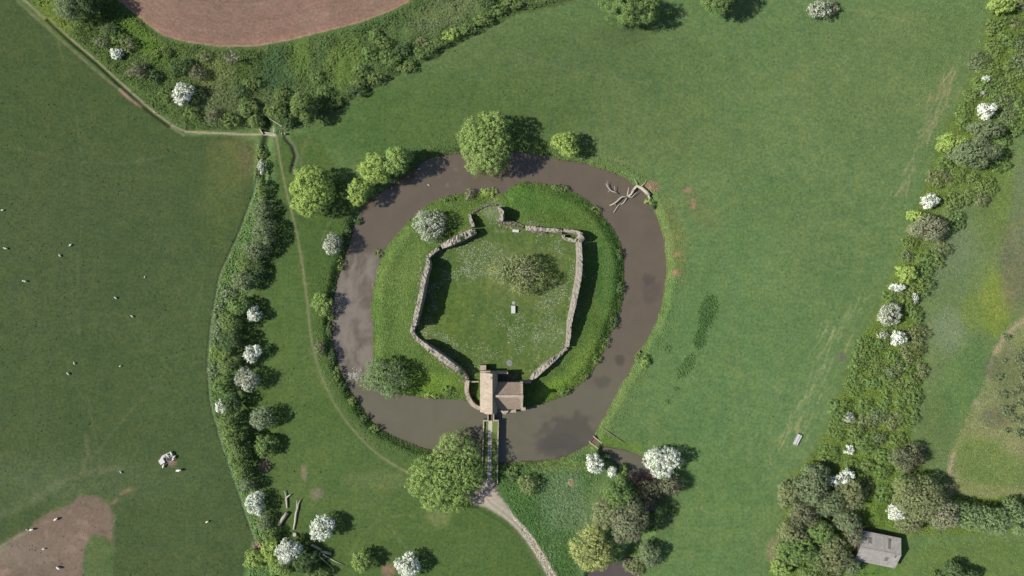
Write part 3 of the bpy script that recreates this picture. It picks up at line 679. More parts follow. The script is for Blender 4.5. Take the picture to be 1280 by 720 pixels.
haw(743, 580, 14, 14, 'white hawthorn beside the sluice at the south-east corner of the moat')
haw(765, 589, 7, 8, 'very small white hawthorn just right of the one beside the sluice', h=4)
haw(829, 578, 22, 19, 'largest bright white hawthorn, right of the overflow pool', lobes=[(-8,-3,.5,15,14,.45),(8,-4,.5,14,13,.45),(0,8,.45,12,11,.38),(-6,12,.4,8,7,.3)], h=8, over=dict(clump=.7))
haw(1025, 11, 17, 13, 'half-dead pinkish white hawthorn at the top edge of the east meadow', 'hawd', h=5)
haw(1232, 99, 5, 5, 'tiny white hawthorn in the thicket near the top right corner', h=2.5)
haw(1229, 117, 5, 4, 'tiny greenish white hawthorn between two white ones near the top right corner', 'hawd', h=2.2)
haw(1233, 138, 12, 12, 'white hawthorn above the large grey-green tree at the top right', h=6)
haw(1163, 252, 13, 10, 'white hawthorn just above the pale grey-brown tree in the right thicket', h=5)
haw(1122, 360, 11, 6, 'flat white hawthorn just below the bright lime bush in the right thicket', h=3.5)
haw(1144, 372, 5, 7, 'sparse greenish white hawthorn right of the large greyish white one', 'hawd', h=3)
haw(1112, 394, 16, 16, 'large greyish white round hawthorn in the right thicket', 'hawd', h=6, over=dict(dens=1.0))
haw(1123, 423, 11, 11, 'bright white hawthorn just below the large greyish white one', h=5)
haw(1104, 419, 9, 5, 'straggly white hawthorn left of the bright one in the right thicket', 'hawd', h=2.5)
haw(1062, 522, 9, 8, 'small scattered white hawthorn on the thicket edge near the metal trough', 'hawd', h=3)
haw(1062, 562, 7, 6, 'small bright white hawthorn above the wide one near the barn', h=3)
haw(1050, 597, 16, 9, 'wide white hawthorn over the dark grey-green trees above the barn', lobes=[(-9,4,.5,8,6,.4),(2,1,.5,9,7,.45),(10,-4,.5,7,7,.4)], h=5.5)
haw(1122, 639, 15, 11, 'white hawthorn standing clear just above the grey-roofed barn', h=5)
# --- named trees
def T(px, py, rx, ry, kind, label, **k):
    LANDMARKS.append((px, py, None)); return tree(px, py, rx, ry, kind, label, **k)
T(390, 238, 33, 32, 'lime', 'big yellow-green tree between footpath and moat, leftmost of the moat-side trees', h=12, n=8)
T(450, 239, 18, 18, 'lime', 'smaller round yellow-green tree at the water edge, left of the twin crowns', h=8)
T(470, 212, 23, 22, 'lime', 'mid-sized yellow-green tree, middle of the three crowns on the north-west moat bank', h=10.5)
T(498, 201, 21, 20, 'oak', 'olive-green tree, rightmost of the three crowns on the north-west moat bank', h=11)
T(610, 180, 38, 41, 'oak', 'tallest broad yellow-green tree on the north bank of the moat', h=14.5, n=9)
T(709, 179, 20, 18, 'lime', 'compact bright yellow-green tree standing alone right of the tallest moat tree', h=8)
T(790, 8, 38, 27, 'green', 'large clumpy green tree at the top edge, left of the other cut-off one', h=12, n=9, over=dict(clump=1.5, leaf=.28, shell=.2))
T(898, -6, 30, 23, 'green', 'green tree mostly cut off by the top edge, right of the large clumpy one', h=14, over=dict(clump=1.1))
T(380, 134, 19, 20, 'bush', 'round mid-green tree at the right end of the scrub by the footbridge', h=10)
T(92, 4, 25, 22, 'darkg', 'brownish green tree with a long dark shadow in the top left scrub', h=12)
T(112, 4, 14, 14, 'dark', 'tall dark tree cut by the top edge near the top left corner', h=11)
T(404, 379, 15, 15, 'oak', 'low yellow-green bush on the west moat bank beside the footpath', name='bush', cat='bush', h=4)
T(400, 434, 9, 11, 'grey', 'leafless grey bush beside the footpath on the west moat bank', name='bush', cat='bush', h=3)
T(484, 472, 31, 26, 'silver', 'broad silvery green willow leaning over the moat from the island', name='willow_tree', cat='willow', h=9, n=8)
T(332, 557, 16, 16, 'green', 'plain green bush below the greyish hawthorn, right of the hedge', name='bush', cat='bush', h=5.5)
T(560, 590, 46, 50, 'oak', 'largest tree, yellow-green, spreading left of the stone causeway', h=11.5, lobes=[(8,-30,.46,22,20,.34),(-2,-16,.52,20,18,.38),(-24,0,.5,22,20,.4),(18,-4,.52,22,22,.42),(-2,8,.56,24,22,.42),(-32,16,.42,18,16,.34),(-12,28,.42,22,20,.36),(14,22,.42,20,18,.36),(6,40,.28,20,13,.24),(32,6,.42,14,16,.34),(-20,40,.28,14,10,.22),(24,-24,.44,15,14,.34)], over=dict(dens=.8, shell=.3, clump=.75))
T(452, 700, 15, 15, 'oak', 'small rounded green tree at the bottom, left of a white hawthorn', h=6.5)
T(660, 606, 14, 15, 'sparse', 'small half-bare bush in the flowery grass right of the causeway', name='bush', cat='bush', h=5, over=dict(dens=.5))
T(740, 684, 27, 28, 'willow', 'yellow willow with streaming twigs beside the bottom pond', name='willow_tree', cat='willow', h=10, lobes=[(-10,2,.5,17,18,.42),(10,8,.5,18,17,.42),(2,-14,.5,14,15,.4),(-2,18,.4,15,12,.35)])
T(772, 618, 21, 24, 'green', 'tall loose green tree below the small hawthorns by the sluice', h=12, over=dict(dens=.6, shell=.4))
T(786, 652, 24, 30, 'grey', 'tall bare grey-green tree casting a wide shadow left of the stream', h=14, over=dict(dens=.5), n=7)
T(756, 640, 17, 22, 'olive', 'olive tree between the yellow willow and the tall bare tree', h=10)
T(812, 615, 19, 18, 'grey', 'leafless grey-brown bush at the lower end of the overflow pool', name='bush', cat='bush', h=6)
T(838, 604, 17, 17, 'grey', 'leafless brown bush overlapping the bottom of the largest hawthorn', name='bush', cat='bush', h=6)
T(812, 692, 16, 17, 'darkg', 'dark grey-green bush right of the bottom pond', name='bush', cat='bush', h=6)
T(795, 708, 17, 12, 'olive', 'low olive bush at the right shore of the bottom pond', name='bush', cat='bush', h=3)
T(1255, 6, 18, 10, 'lime', 'bright yellow-green tree in the very top right corner', h=6)
T(1190, 180, 22, 13, 'lime', 'bright lime-green tree on the meadow side of the large grey tree', h=7)
T(1216, 192, 32, 20, 'darkg', 'large streaky grey-green tree in the upper right thicket', h=11, n=8, over=dict(dens=.7))
T(1232, 162, 22, 13, 'darkg', 'grey-green tree directly under the white hawthorn at upper right', h=9)
T(1162, 286, 28, 18, 'pgrey', 'pale grey-brown tree just coming into leaf in the right thicket', h=8, n=8)
T(1148, 270, 14, 8, 'lime', 'small yellow bush at the upper left of the pale grey-brown tree', name='bush', cat='bush', h=5)
T(1133, 341, 14, 13, 'lime', 'bright lime round bush at the meadow edge of the right thicket', name='bush', cat='bush', h=5.5)
T(1012, 606, 24, 24, 'darkg', 'dark grey-green tree with broad crown on the meadow edge above the barn', h=10, n=7)
T(1004, 642, 20, 18, 'grey', 'greyish half-bare tree at the left edge of the barn trees', h=8)
T(1036, 628, 22, 20, 'darkg', 'grey-green tree directly below the wide white hawthorn', h=9)
T(1064, 618, 20, 20, 'olive', 'rounded olive tree right of the wide white hawthorn near the barn', h=8)
T(1058, 650, 20, 15, 'darkg', 'dark grey-green tree at the upper left corner of the barn', h=8)
T(1000, 690, 28, 22, 'green', 'light green tree at the lower left of the barn trees', h=9, n=8)
T(1040, 695, 26, 24, 'olive', 'wide olive-green tree left of the barn', h=9, n=8)
T(1066, 668, 10, 16, 'grey', 'thin grey bare tree overhanging the left end of the barn roof', h=8)
T(1150, 620, 36, 28, 'olive', 'very broad olive tree right of the white hawthorn above the barn', h=11, n=9)
T(1176, 640, 24, 24, 'pgrey', 'greyish olive tree at the lower right of the broad olive one', h=10)
T(1138, 655, 20, 14, 'olive', 'low olive tree above the right end of the barn', h=6)
T(1134, 572, 22, 18, 'grey', 'brown-grey bush above the broad olive tree', name='bush', cat='bush', h=6)
T(1210, 645, 24, 20, 'silver', 'grey-green tree, leftmost of the row at the lower right edge', h=9)
T(1240, 650, 24, 22, 'silver', 'grey-green tree, middle of the row at the lower right edge', h=10)
T(1272, 648, 24, 22, 'silver', 'grey-green tree, rightmost of the row at the lower right edge', h=10)
T(1192, 714, 14, 11, 'dark', 'dark conifer cut by the bottom edge right of the barn', name='conifer_tree', cat='conifer', h=7)
T(1212, 722, 12, 11, 'dark', 'second dark conifer at the bottom edge, farther right', name='conifer_tree', cat='conifer', h=6)
T(1172, 722, 10, 9, 'green', 'small green shrub at the bottom edge left of the dark conifers', name='bush', cat='bush', h=3)
T(340, 690, 16, 14, 'lime', 'yellow-green bush left of the white hawthorn below the logs', name='bush', cat='bush', h=5)
T(380, 702, 20, 18, 'dark', 'dark green bush below the lying logs near the bottom edge', name='bush', cat='bush', h=6.5)
T(984, 618, 16, 20, 'olive', 'olive tree at the meadow edge, left of the dark broad-crowned tree', h=7)
T(990, 664, 20, 16, 'olive', 'olive tree between the half-bare and the light green trees left of the barn', h=8)
T(1026, 664, 20, 17, 'green', 'fresh green tree in the middle of the barn-side wood', h=8)
T(1022, 716, 24, 16, 'bush', 'mid-green tree cut by the bottom edge left of the barn', h=8)
T(978, 706, 16, 18, 'oak', 'yellow-green tree at the bottom left corner of the barn-side wood', h=6)
T(1060, 706, 14, 16, 'darkg', 'grey-green tree at the lower left corner of the barn', h=7)
T(1024, 592, 15, 14, 'darkg', 'small grey-green tree directly left of the wide white hawthorn', h=7)
# central spreading tree with bare limbs
e = T(651, 341, 38, 29, 'sparse', 'spreading half-bare tree with pale limbs in the middle of the castle ward', h=7.5, n=8, trunk=False, over=dict(dens=.55))
rng = np.random.default_rng(5); mbt = MB()
mbt.tube([(-1.5, 0.5, -.4), (-1.4, .5, 1.8)], [.45, .35], 8)
for k in range(13):
    a = k * 6.283 / 13 + rng.normal(0, .12); R1 = rng.uniform(.75, 1.0); p = [(-1.4, .5, 1.7)]
    for q in (.3, .6, 1.0):
        p.append((-1.4 + math.cos(a + rng.normal(0, .1)) * 8.2 * R1 * q, .5 + math.sin(a + rng.normal(0, .1)) * 6.4 * R1 * q, 1.8 + 4.2 * math.sin(q * 1.9)))
    mbt.tube(p, [.16, .12, .07, .03], 6)
    for _ in range(4):
        j = rng.integers(1, 3); b0 = np.array(p[j]); d = np.array([math.cos(a + rng.normal(0, .7)), math.sin(a + rng.normal(0, .7)), .5]) * rng.uniform(1.2, 2.8); mbt.tube([b0, b0 + d * .5 + rng.normal(0, .15, 3), b0 + d], [.06, .04, .02], 5)
mbt.build('trunk', M_dead, e)
print('trees', round(time.time() - T0, 1))
# --- bushes of hedge, scrub and thicket: each one an object
PLACES = {'upper': 0}
LM = [('castle gatehouse', 628, 490), ('round white hawthorn in the scrub', 229, 118), ('stone footbridge', 336, 168), ('round tree by the footbridge', 380, 134), ('left end of ploughed field', 205, 45), ('right tip of ploughed field', 490, 14),
      ('topmost hedge-side hawthorn', 318, 393), ('third hedge-side hawthorn', 309, 474), ('fallen logs', 365, 645), ('narrow pale hawthorn', 328, 209), ('hawthorn in the lower hedge', 320, 631), ('hawthorn on the pasture side', 276, 508), ('greyish green hawthorn', 328, 523),
      ('upper right lime tree', 1190, 180), ('white hawthorn at upper right', 1233, 138), ('tiny hawthorn at top right', 1232, 99), ('top right corner', 1275, 5), ('hawthorn above the grey-brown tree', 1163, 252), ('pale grey-brown tree', 1162, 286), ('lime round bush', 1133, 341), ('large greyish white hawthorn', 1112, 394), ('bright white hawthorn', 1123, 423),
      ('hawthorn near the trough', 1062, 522), ('small bright hawthorn above the barn', 1062, 562), ('barn', 1098, 686), ('broad olive tree', 1150, 620), ('far right footpath rim', 1230, 480), ('small hawthorn by the diagonal path', 146, 67), ('leafless grey bush', 400, 434), ('fallen dead tree in the moat', 785, 243)]
DIRS = [('right of', 0), ('below right of', 45), ('below', 90), ('below left of', 135), ('left of', 180), ('above left of', 225), ('above', 270), ('above right of', 315)]
ADJ = {'bush': 'mid-green', 'dark': 'dark green', 'darkg': 'grey-green', 'grey': 'bare greyish', 'green': 'fresh green', 'oak': 'yellowish green', 'lime': 'bright lime', 'olive': 'olive', 'hawg': 'pale grey-green', 'silver': 'silvery green', 'pgrey': 'pale grey'}
ORD = ['nearest', 'second', 'third', 'fourth', 'fifth', 'sixth', 'seventh', 'eighth', 'ninth', 'tenth', 'eleventh', 'twelfth', 'thirteenth', 'fourteenth', 'fifteenth']
BUSH = []
def bushes(lst, group, where):
    for t in lst: BUSH.append((*t, group, where))
bushes([(328,192,6,8,'bush',2.5),(328,236,7,14,'bush',4),(329,262,13,14,'darkg',5),(330,288,16,20,'darkg',6.5),(321,312,18,14,'darkg',6.5),(309,330,16,15,'bush',4.5),(322,340,12,12,'dark',4),(304,350,18,15,'darkg',6.5),
        (284,368,14,13,'hawg',1.8),(298,382,16,14,'green',6.5),(274,392,10,14,'hawg',1.5),(288,404,17,15,'bush',7.5),(274,418,11,14,'hawg',1.6),(288,428,16,14,'dark',7.5),(270,440,10,14,'oak',1.6),(285,452,16,15,'bush',7.5),(268,464,9,12,'hawg',1.4),(280,480,14,13,'green',7),
        (290,502,12,13,'dark',7),(288,524,14,13,'bush',7.5),(292,544,15,15,'bush',7.5),(298,566,14,14,'bush',7),(303,588,12,13,'bush',7),(310,607,11,11,'darkg',5.5),(331,653,11,11,'darkg',4.5),(338,668,13,11,'green',4),(318,700,14,14,'lime',3.5),(352,708,18,13,'oak',4.5),(395,716,18,12,'bush',4)], 'bushes of the pasture hedge', 'in the hedge')
bushes([(150,48,14,9,'bush',2.5),(138,36,12,10,'dark',3),(128,52,12,9,'darkg',2.5),(172,88,14,11,'grey',3.5),(160,56,12,9,'olive',3),(192,96,10,9,'dark',3),(226,84,16,12,'dark',3.5),(203,66,12,8,'bush',2),(247,92,12,11,'grey',3),(208,118,10,9,'bush',2),(240,142,13,9,'bush',2.5),(268,146,13,10,'grey',3),(288,150,13,9,'bush',3),(256,70,12,7,'olive',2),
        (300,115,12,10,'dark',3),(316,104,12,10,'bush',2.5),(310,134,14,12,'bush',4),(320,150,11,9,'bush',4),(346,138,16,13,'bush',5),(360,150,12,10,'dark',4),(352,118,12,10,'bush',2.5),(406,116,12,9,'green',2.5),(420,128,10,8,'bush',2.2),
        (398,98,10,10,'bush',2),(446,114,14,8,'dark',2.5),(452,88,13,9,'green',2.5),(470,98,12,8,'bush',2.5),(462,66,12,10,'green',2.5),(480,52,14,9,'bush',2.5),(486,72,15,11,'green',3),(504,62,13,9,'dark',2.5),(510,84,14,8,'bush',2.5),(530,66,15,8,'green',2.5),(548,54,14,7,'bush',2.2),(564,44,14,8,'lime',2.5),(584,36,14,8,'green',2.5),(604,24,14,8,'bush',2.5),(622,12,14,8,'green',2.5),(640,4,14,8,'bush',2.5),(470,44,10,8,'green',2.),(448,104,12,6,'bush',2),(528,52,10,6,'olive',2),(610,4,12,8,'dark',2.5)], 'bushes of the upper scrub strip', 'in the scrub')
bushes([(474,317,6,6,'bush',1.0),(588,243,7,9,'pgrey',1.5),(612,240,14,7,'lime',1.2),(560,250,12,6,'green',1.0),(700,235,14,5,'bush',1.2),(745,262,9,6,'bush',1),(775,318,5,9,'dark',1.2),(776,360,5,10,'dark',1.2),(768,402,6,10,'dark',1.2),(757,428,6,8,'bush',1.2),(746,450,6,8,'bush',1.2),(730,470,8,6,'bush',1),(705,490,9,5,'green',1.),(806,452,8,8,'oak',2.0),(800,446,7,9,'green',1.6),(812,250,6,7,'lime',1.4),(817,255,5,6,'dark',1.6),
        (412,412,5,10,'dark',2),(414,395,6,8,'bush',2),(415,445,5,12,'dark',2.5),(421,468,6,10,'bush',2),(428,484,6,8,'dark',2),(440,502,6,7,'bush',1.5),(456,522,7,6,'dark',1.5),(468,536,8,5,'bush',1.5),(560,488,9,5,'green',1.2),(540,494,12,5,'lime',1.2),(448,276,6,6,'dark',1.5),(436,290,5,8,'dark',1.8),(426,330,5,10,'bush',1.5),(642,596,9,8,'dark',1.5),(652,574,0,0,'x',0),(648,330,0,0,'x',0),(640,590,10,9,'bush',1.5),(757,572,8,5,'dark',2.5),(780,588,7,7,'green',3.5),(808,655,9,12,'dark',3),(838,640,8,8,'bush',1.5)], 'bushes along the moat banks', 'on the bank')
BUSH = [b for b in BUSH if b[4] != 'x']
# thicket on the right: poisson-spread low bushes
rp = np.random.default_rng(12); pts = []
fixed = [(1163,252,12),(1162,286,24),(1133,341,13),(1112,394,15),(1123,423,11),(1216,192,26),(1190,180,18),(1233,138,12),(1232,162,18),(1012,606,22),(1004,642,18),(1036,628,20),(1064,618,16),(1058,650,16),(1000,690,24),(1040,695,24),(1150,620,32),(1176,640,22),(1098,686,36),(1050,597,14),(1122,639,14),(1062,562,7),(1062,522,8),(1134,572,16),(1138,655,14),(1255,6,12),(1112,712,26)]
core = [(1248,0),(1232,50),(1212,120),(1195,160),(1172,215),(1150,262),(1126,325),(1112,360),(1098,400),(1075,440),(1056,490),(1040,530),(1024,575),(1060,585),(1100,640),(1130,630),(1118,600),(1130,560),(1145,510),(1156,460),(1150,400),(1165,345),(1192,298),(1222,262),(1250,225),(1262,180),(1284,140),(1284,0)]
sd_c = lambda x, y: float(sdf(np.array([x], float), np.array([y], float), core)[0])
for _ in range(9000):
    x, y = rp.uniform(1000, 1284), rp.uniform(0, 690); r = rp.uniform(9, 16)
    if sd_c(x, y) > -2: continue
    if any((x - a) ** 2 + (y - b) ** 2 < (c + r * .45) ** 2 for a, b, c in fixed): continue
    if any((x - a) ** 2 + (y - b) ** 2 < (.92 * (r + c)) ** 2 * .55 for a, b, c in pts): continue
    pts.append((x, y, r))
for x, y, r in pts:
    k = rp.choice(['bush', 'green', 'olive', 'dark', 'darkg', 'pgrey'], p=[.42, .38, .15, .0, .04, .01]) if y > 300 else rp.choice(['bush', 'green', 'olive', 'darkg'], p=[.42, .25, .25, .08])
    BUSH.append((x, y, r * rp.uniform(1, 1.3), r * rp.uniform(.85, 1.1), str(k), float(rp.uniform(1.0, 2.1)), 'bushes of the right-hand thicket', 'in the thicket'))
for _ in range(26):   # low grey scrub on the rough tan ground at the far right edge
    x, y = rp.uniform(1246, 1286), rp.uniform(420, 545); r = rp.uniform(4, 8)
    BUSH.append((x, y, r, r * .8, 'darkg', 1.0, 'low scrub on the tan ground at the right edge', 'on the tan ground'))
# unique labels from the nearest landmark
info = {}
for i, b in enumerate(BUSH):
    ds_ = [math.hypot(b[0] - l[1], b[1] - l[2]) for l in LM]; j = int(np.argmin(ds_)); a = math.degrees(math.atan2(b[1] - LM[j][2], b[0] - LM[j][1])) % 360
    d = DIRS[int((a + 22.5) // 45) % 8][0]; info.setdefault((ADJ[b[4]], LM[j][0], d, b[7]), []).append((ds_[j], i))
labels = {}
for (adj, lm, d, where), v in info.items():
    v.sort()
    for r_, (_, i) in enumerate(v):
        o_ = '' if len(v) == 1 else (ORD[min(r_, 14)] + ' ')
        labels[i] = f"{o_}{adj} bush {where} {d} the {lm}"
for i, (px, py, rx, ry, kind, h, grp, where) in enumerate(BUSH):
    tree(px, py, rx * 1.05, ry * 1.05, kind, labels[i], 'bush', 'bush', h=h, group=grp, trunk=h > 2.2, n=5, over=dict(under=-.55 if h > 3 else -.15, fill=.2))
print('bushes', len(BUSH), round(time.time() - T0, 1))
# dead bare tree in upper scrub
def bare_tree(px, py, h, label, spread, n=9):
    x, y = W(px, py); e = tag(empty('bare_tree', (x, y, float(ground_z(px, py)))), label, 'dead tree'); rg = np.random.default_rng(int(px)); m = MB(); m2 = MB()
    m.tube([(0, 0, -.3), (.2, .3, h * .5), (.1, .8, h * .7)], [.28, .2, .14], 7)
    for k in range(n):
        a = rg.random() * 6.28; z0 = h * rg.uniform(.35, .7); L_ = spread * rg.uniform(.5, 1); p0 = np.array([.15, .4, z0]); d = np.array([math.cos(a), math.sin(a), .8])
        p2 = p0 + d * L_; m2.tube([p0, p0 + d * L_ * .5 + rg.normal(0, .15, 3), p2], [.1, .07, .02], 5)
        for _ in range(3):
            q = p0 + d * L_ * rg.uniform(.4, .9); m2.tube([q, q + rg.normal(0, .8, 3) + [0, 0, .6]], [.05, .02], 4)
    m.build('trunk', M_dead, e); m2.build('branches', M_dead, e)
bare_tree(296, 78, 6, 'pale bare dead tree with thin branches in the scrub under the ploughed field', 3.2, 14)

# ------------------------------------------------------------------ ground vegetation (uncountable)
def scatter(name, weight, n, size, zr, colk, label_kind='rough_grass', seed=1, flat=.6, colmix=None, mat=None):
    rg = np.random.default_rng(seed); w = weight.ravel().astype(float); w = w / w.sum(); k = rg.choice(w.size, n, p=w)
    jx = rg.uniform(-.5, .5, n) * st; jy = rg.uniform(-.5, .5, n) * st
    P = Vall[k].copy(); P[:, 0] += jx; P[:, 1] += jy; P[:, 2] += zr * rg.random(n) ** 2.2 + .04
    Nn = norm(rg.normal(size=(n, 3)) * .38 + [0, 0, 1]); sz = size * rg.uniform(.5, 1.3, n)
    V = leaf_quads(rg, P.astype(float), Nn, sz, 1.3); gn = np.repeat(norm(gzn[k] + rg.normal(0, .16, (n, 3))), 4, 0); c = Call[k] * colk * 1.8 * rg.normal(1, .15, (n, 1)) * rg.normal(1, .05, (n, 3))
    if colmix is not None: c = np.array([A(*q) for q in colmix])[rg.integers(0, len(colmix), n)] * rg.normal(1, .12, (n, 1))
    return tag(link(name, quads_mesh(name, V, np.repeat(c, 4, 0).clip(.01, .85), nrm=gn), mat or M_leaf), kind='stuff')
land = dsh > .1
wb = np.where(land & (sdo < 24) & (sdi > -30), np.exp(-np.abs(dsh - .5) / 1.6), 0) * (LD([(612,516),(612,600)]) > 16)
scatter('bank_grass', wb, 46000, .28, .3, np.array([1.02, 1.0, 1.1]), seed=2)
scatter('island_grass', np.where((sdi < -4) & (SD(ISLAND_WARD) > 2), 1, 0), 40000, .24, .12, np.array([1.2, 1.1, 1.3]), seed=3)
gl_ = 1.0
for bx_, by_, ax1, ax2 in ((375,72,18,34),(430,80,18,30),(510,42,34,16),(560,16,46,14),(270,98,22,28),(180,48,44,10),(350,90,16,26),(65,12,16,30),(330,75,12,16)): gl_ = gl_ * (1 - .93 * np.exp(-(((PX - bx_) / ax1) ** 2 + ((PY - by_) / ax2) ** 2) ** 1.5))
scatter('scrub_undergrowth', gl_ * mTL * np.clip(.5 + fbm(PX, PY, 24, 61) * 2.4, .08, 1), 130000, .34, .6, np.array([1.08, .98, 1.22]), seed=4)
mTH = mR * (SD([(1068,660),(1126,660),(1126,715),(1068,715)]) > 2)
scatter('nettles', nett + 1e-9, 5000, .3, .5, np.array([.98, 1.0, 1.0]), seed=25)
scatter('thicket_undergrowth', mTH, 140000, .30, .5, np.array([1.1, 1.08, 1.12]), seed=5)
scatter('hedge_undergrowth', mH * 1.0, 36000, .36, .5, 1.08, seed=6)
rough_r = smooth(.5 - (SD(BROWNR) + jit) / 10) + .5 * smooth((PX - 1140) / 20) * (sc_r > 0)
scatter('dry_rough_grass', rough_r, 60000, .26, .18, 1.0, seed=7)
scatter('flower_meadow_grass', smooth(.5 - SD([(622,585),(735,568),(745,600),(716,660),(716,720),(700,740),(640,640)]) / 8), 22000, .34, .35, 1.05, seed=8)
gm = np.where((dsh > 3) & (sdi > 0) & (LD(TRACK) > 8) & (sp > 4), 1.0, 0) * np.clip(.25 + fbm(PX, PY, 30, 81, 4) * 3, .02, 1)
scatter('dark_grass_tussocks', gm, 1500, .34, .08, np.array([.42, .44, .42]), seed=12)
scatter('dry_grass_blades', gm, 5000, .4, .10, np.array([.78, .68, .8]), seed=13)
# daisies and cow parsley
dw = smooth(.5 - (SD(ISLAND_WARD) + 3) / 3) * smooth((fbm(PX, PY, 26, 71, 4) - .02) / .12) * (SD([(600,463),(656,463),(656,520),(600,520)]) > 2)
for q in ((690,425,26,20),(600,440,24,18),(588,330,20,22),(640,395,40,12),(615,270,12,14)):
    dw += .8 * np.exp(-(((PX - q[0]) / q[2]) ** 2 + ((PY - q[1]) / q[3]) ** 2) * 1.5) * (SD(ISLAND_WARD) < -2) * smooth((fbm(PX, PY, 9, 72, 3) + .08) / .12)
scatter('daisies', dw, 4800, .22, .05, 1, seed=9, flat=3, colmix=[(196,204,176),(160,176,130),(205,208,186)], mat=M_blossom)
fw = np.exp(-(((PX - 705) / 24) ** 2 + ((PY - 625) / 34) ** 2)) + .5 * np.exp(-(((PX - 690) / 10) ** 2 + ((PY - 690) / 30) ** 2)) + .4 * np.exp(-(((PX - 700) / 40) ** 2 + ((PY - 585) / 8) ** 2))
scatter('cow_parsley', fw * (dsh > 1), 2200, .30, .5, 1, seed=10, flat=2, colmix=[(150,166,136),(170,184,160),(128,150,112)], mat=M_blossom)
fi = np.where((sdi < -3) & (SD(ISLAND_WARD) > 3), 1, 0) * smooth((fbm(PX, PY, 16, 75, 3) - .1) / .1)
scatter('bank_flowers', fi, 260, .34, .3, 1, seed=11, flat=2, colmix=[(150,172,110),(176,184,140)], mat=M_blossom)
# white flowering water weed and floating feathers
rg = np.random.default_rng(33); n = 90; px = 442 + rg.normal(0, 5.5, n); py = 470 + rg.normal(0, 4.2, n); xy = np.array([W(a, b, WL) for a, b in zip(px, py)])
P = np.column_stack([xy, np.full(n, WL + .03)]); V = leaf_quads(rg, P, norm(rg.normal(0, .05, (n, 3)) + [0, 0, 1]), .42 * rg.uniform(.6, 1.2, n)); 
tag(link('flowering_water_weed', quads_mesh('flowering_water_weed', V, np.tile(A(196, 196, 186), (len(V), 1))), M_blossom), kind='stuff')
print('scatter', round(time.time() - T0, 1))

# ------------------------------------------------------------------ castle walls
def wall_mesh(pts, widths, heights, z0=None, jag=.25, seed=1, closed=False, step=.45):
    rg = np.random.default_rng(seed); P = np.array([W(a, b, (h_ if np.isscalar(h_) else 0)) for (a, b), h_ in zip(pts, heights)]); d = np.r_[0, np.cumsum(np.linalg.norm(np.diff(P, axis=0), axis=1))]
    n = max(3, int(d[-1] / step)); t = np.linspace(0, d[-1], n); x = np.interp(t, d, P[:, 0]); y = np.interp(t, d, P[:, 1]); w = np.interp(t, d, widths) * S * .86; h = np.interp(t, d, heights)
    x = np.convolve(np.pad(x, 1, 'edge'), [.25, .5, .25], 'valid'); y = np.convolve(np.pad(y, 1, 'edge'), [.25, .5, .25], 'valid')
    tx = np.gradient(x); ty = np.gradient(y); l = np.hypot(tx, ty) + 1e-9; nx_, ny_ = -ty / l, tx / l
    prof = [(-.5, 0), (-.5, .35), (-.48, .7), (-.44, 1), (-.15, 1), (.15, 1), (.44, 1), (.48, .7), (.5, .35), (.5, 0)]
    V = []; steps = np.interp(np.arange(n), np.cumsum(rg.integers(2, 9, n)), rg.normal(0, jag, n)) 
    gz = np.array([float(ground_z(a / S + 640, 360 - b / S)) for a, b in zip(x, y)])
    for i in range(n):
        for (u, v) in prof:
            ju = rg.normal(0, .055); top = v == 1; hz = h[i] + (steps[i] + rg.normal(0, jag * .5) if top else 0)
            hz = max(hz, .2); q = u * w[i] + ju * (1 if abs(u) > .2 else 0)
            V.append((x[i] + nx_[i] * q, y[i] + ny_[i] * q, gz[i] - .6 if v == 0 else gz[i] + hz * v))
    m = len(prof); F = []
    for i in range(n - 1):
        for k in range(m - 1): F.append((i * m + k, i * m + k + 1, (i + 1) * m + k + 1, (i + 1) * m + k))
    F.append(tuple(range(m))[::-1]); F.append(tuple((n - 1) * m + k for k in range(m)))
    me = bpy.data.meshes.new('wall'); me.from_pydata(V, [], F); me.update()
    bm_ = bmesh.new(); bm_.from_mesh(me); bmesh.ops.recalc_face_normals(bm_, faces=bm_.faces); bm_.to_mesh(me); bm_.free()
    return me
def cwall(name, pts, w, h, label, seed, jag=.25, mat=None, parent=None):
    n = len(pts); w = [w] * n if np.isscalar(w) else w; h = [h] * n if np.isscalar(h) else h
    me = wall_mesh(pts, w, h, seed=seed, jag=jag); me.name = name; o = link(name, me, mat or M_wall, parent)
    if label: tag(o, label, 'castle wall', 'ruined curtain walls of the castle')
    return o
cwall('curtain_wall', [(534,322),(535,330),(530,348),(526,370),(521,392),(517,408)], [6.5,7,7.5,7,7,7], [3.6,6.0,6.6,6.3,6.1,5.6], 'tall straight west castle wall casting the wide dark shadow into the ward', 1, .22)
cwall('curtain_wall', [(517,408),(515,414),(520,422),(526,427)], [7,6,6,6], [2.8,1.6,1.2,1.2], 'low crumbled corner of castle wall between the west and south-west walls', 2, .3)
cwall('curtain_wall', [(526,427),(538,437),(552,447),(566,457),(578,467),(585,475)], [6.5,8,9,8.5,8,6], [3.0,4.6,4.8,4.4,3.4,1.2], 'ivy-spotted south-west castle wall running down to the gatehouse', 3, .3)
cwall('curtain_wall', [(549,310),(542,315),(534,322)], [6,5,6], [2.2,2.6,3.2], 'short leaning piece of castle wall at the top of the west wall', 4, .2)
cwall('curtain_wall', [(552,309),(562,304),(574,298),(586,292),(595,288)], [7,10,11,11,8], [1.6,2.6,3.2,3.6,3.2], 'thick dark-faced north-west castle wall by the two-lobed hawthorn', 5, .4)
cwall('curtain_wall', [(586,267),(589,276),(592,284)], [4,5,5], [1.8,2.6,2.6], 'small upright stub of castle wall right of the pink bare earth', 6, .3)
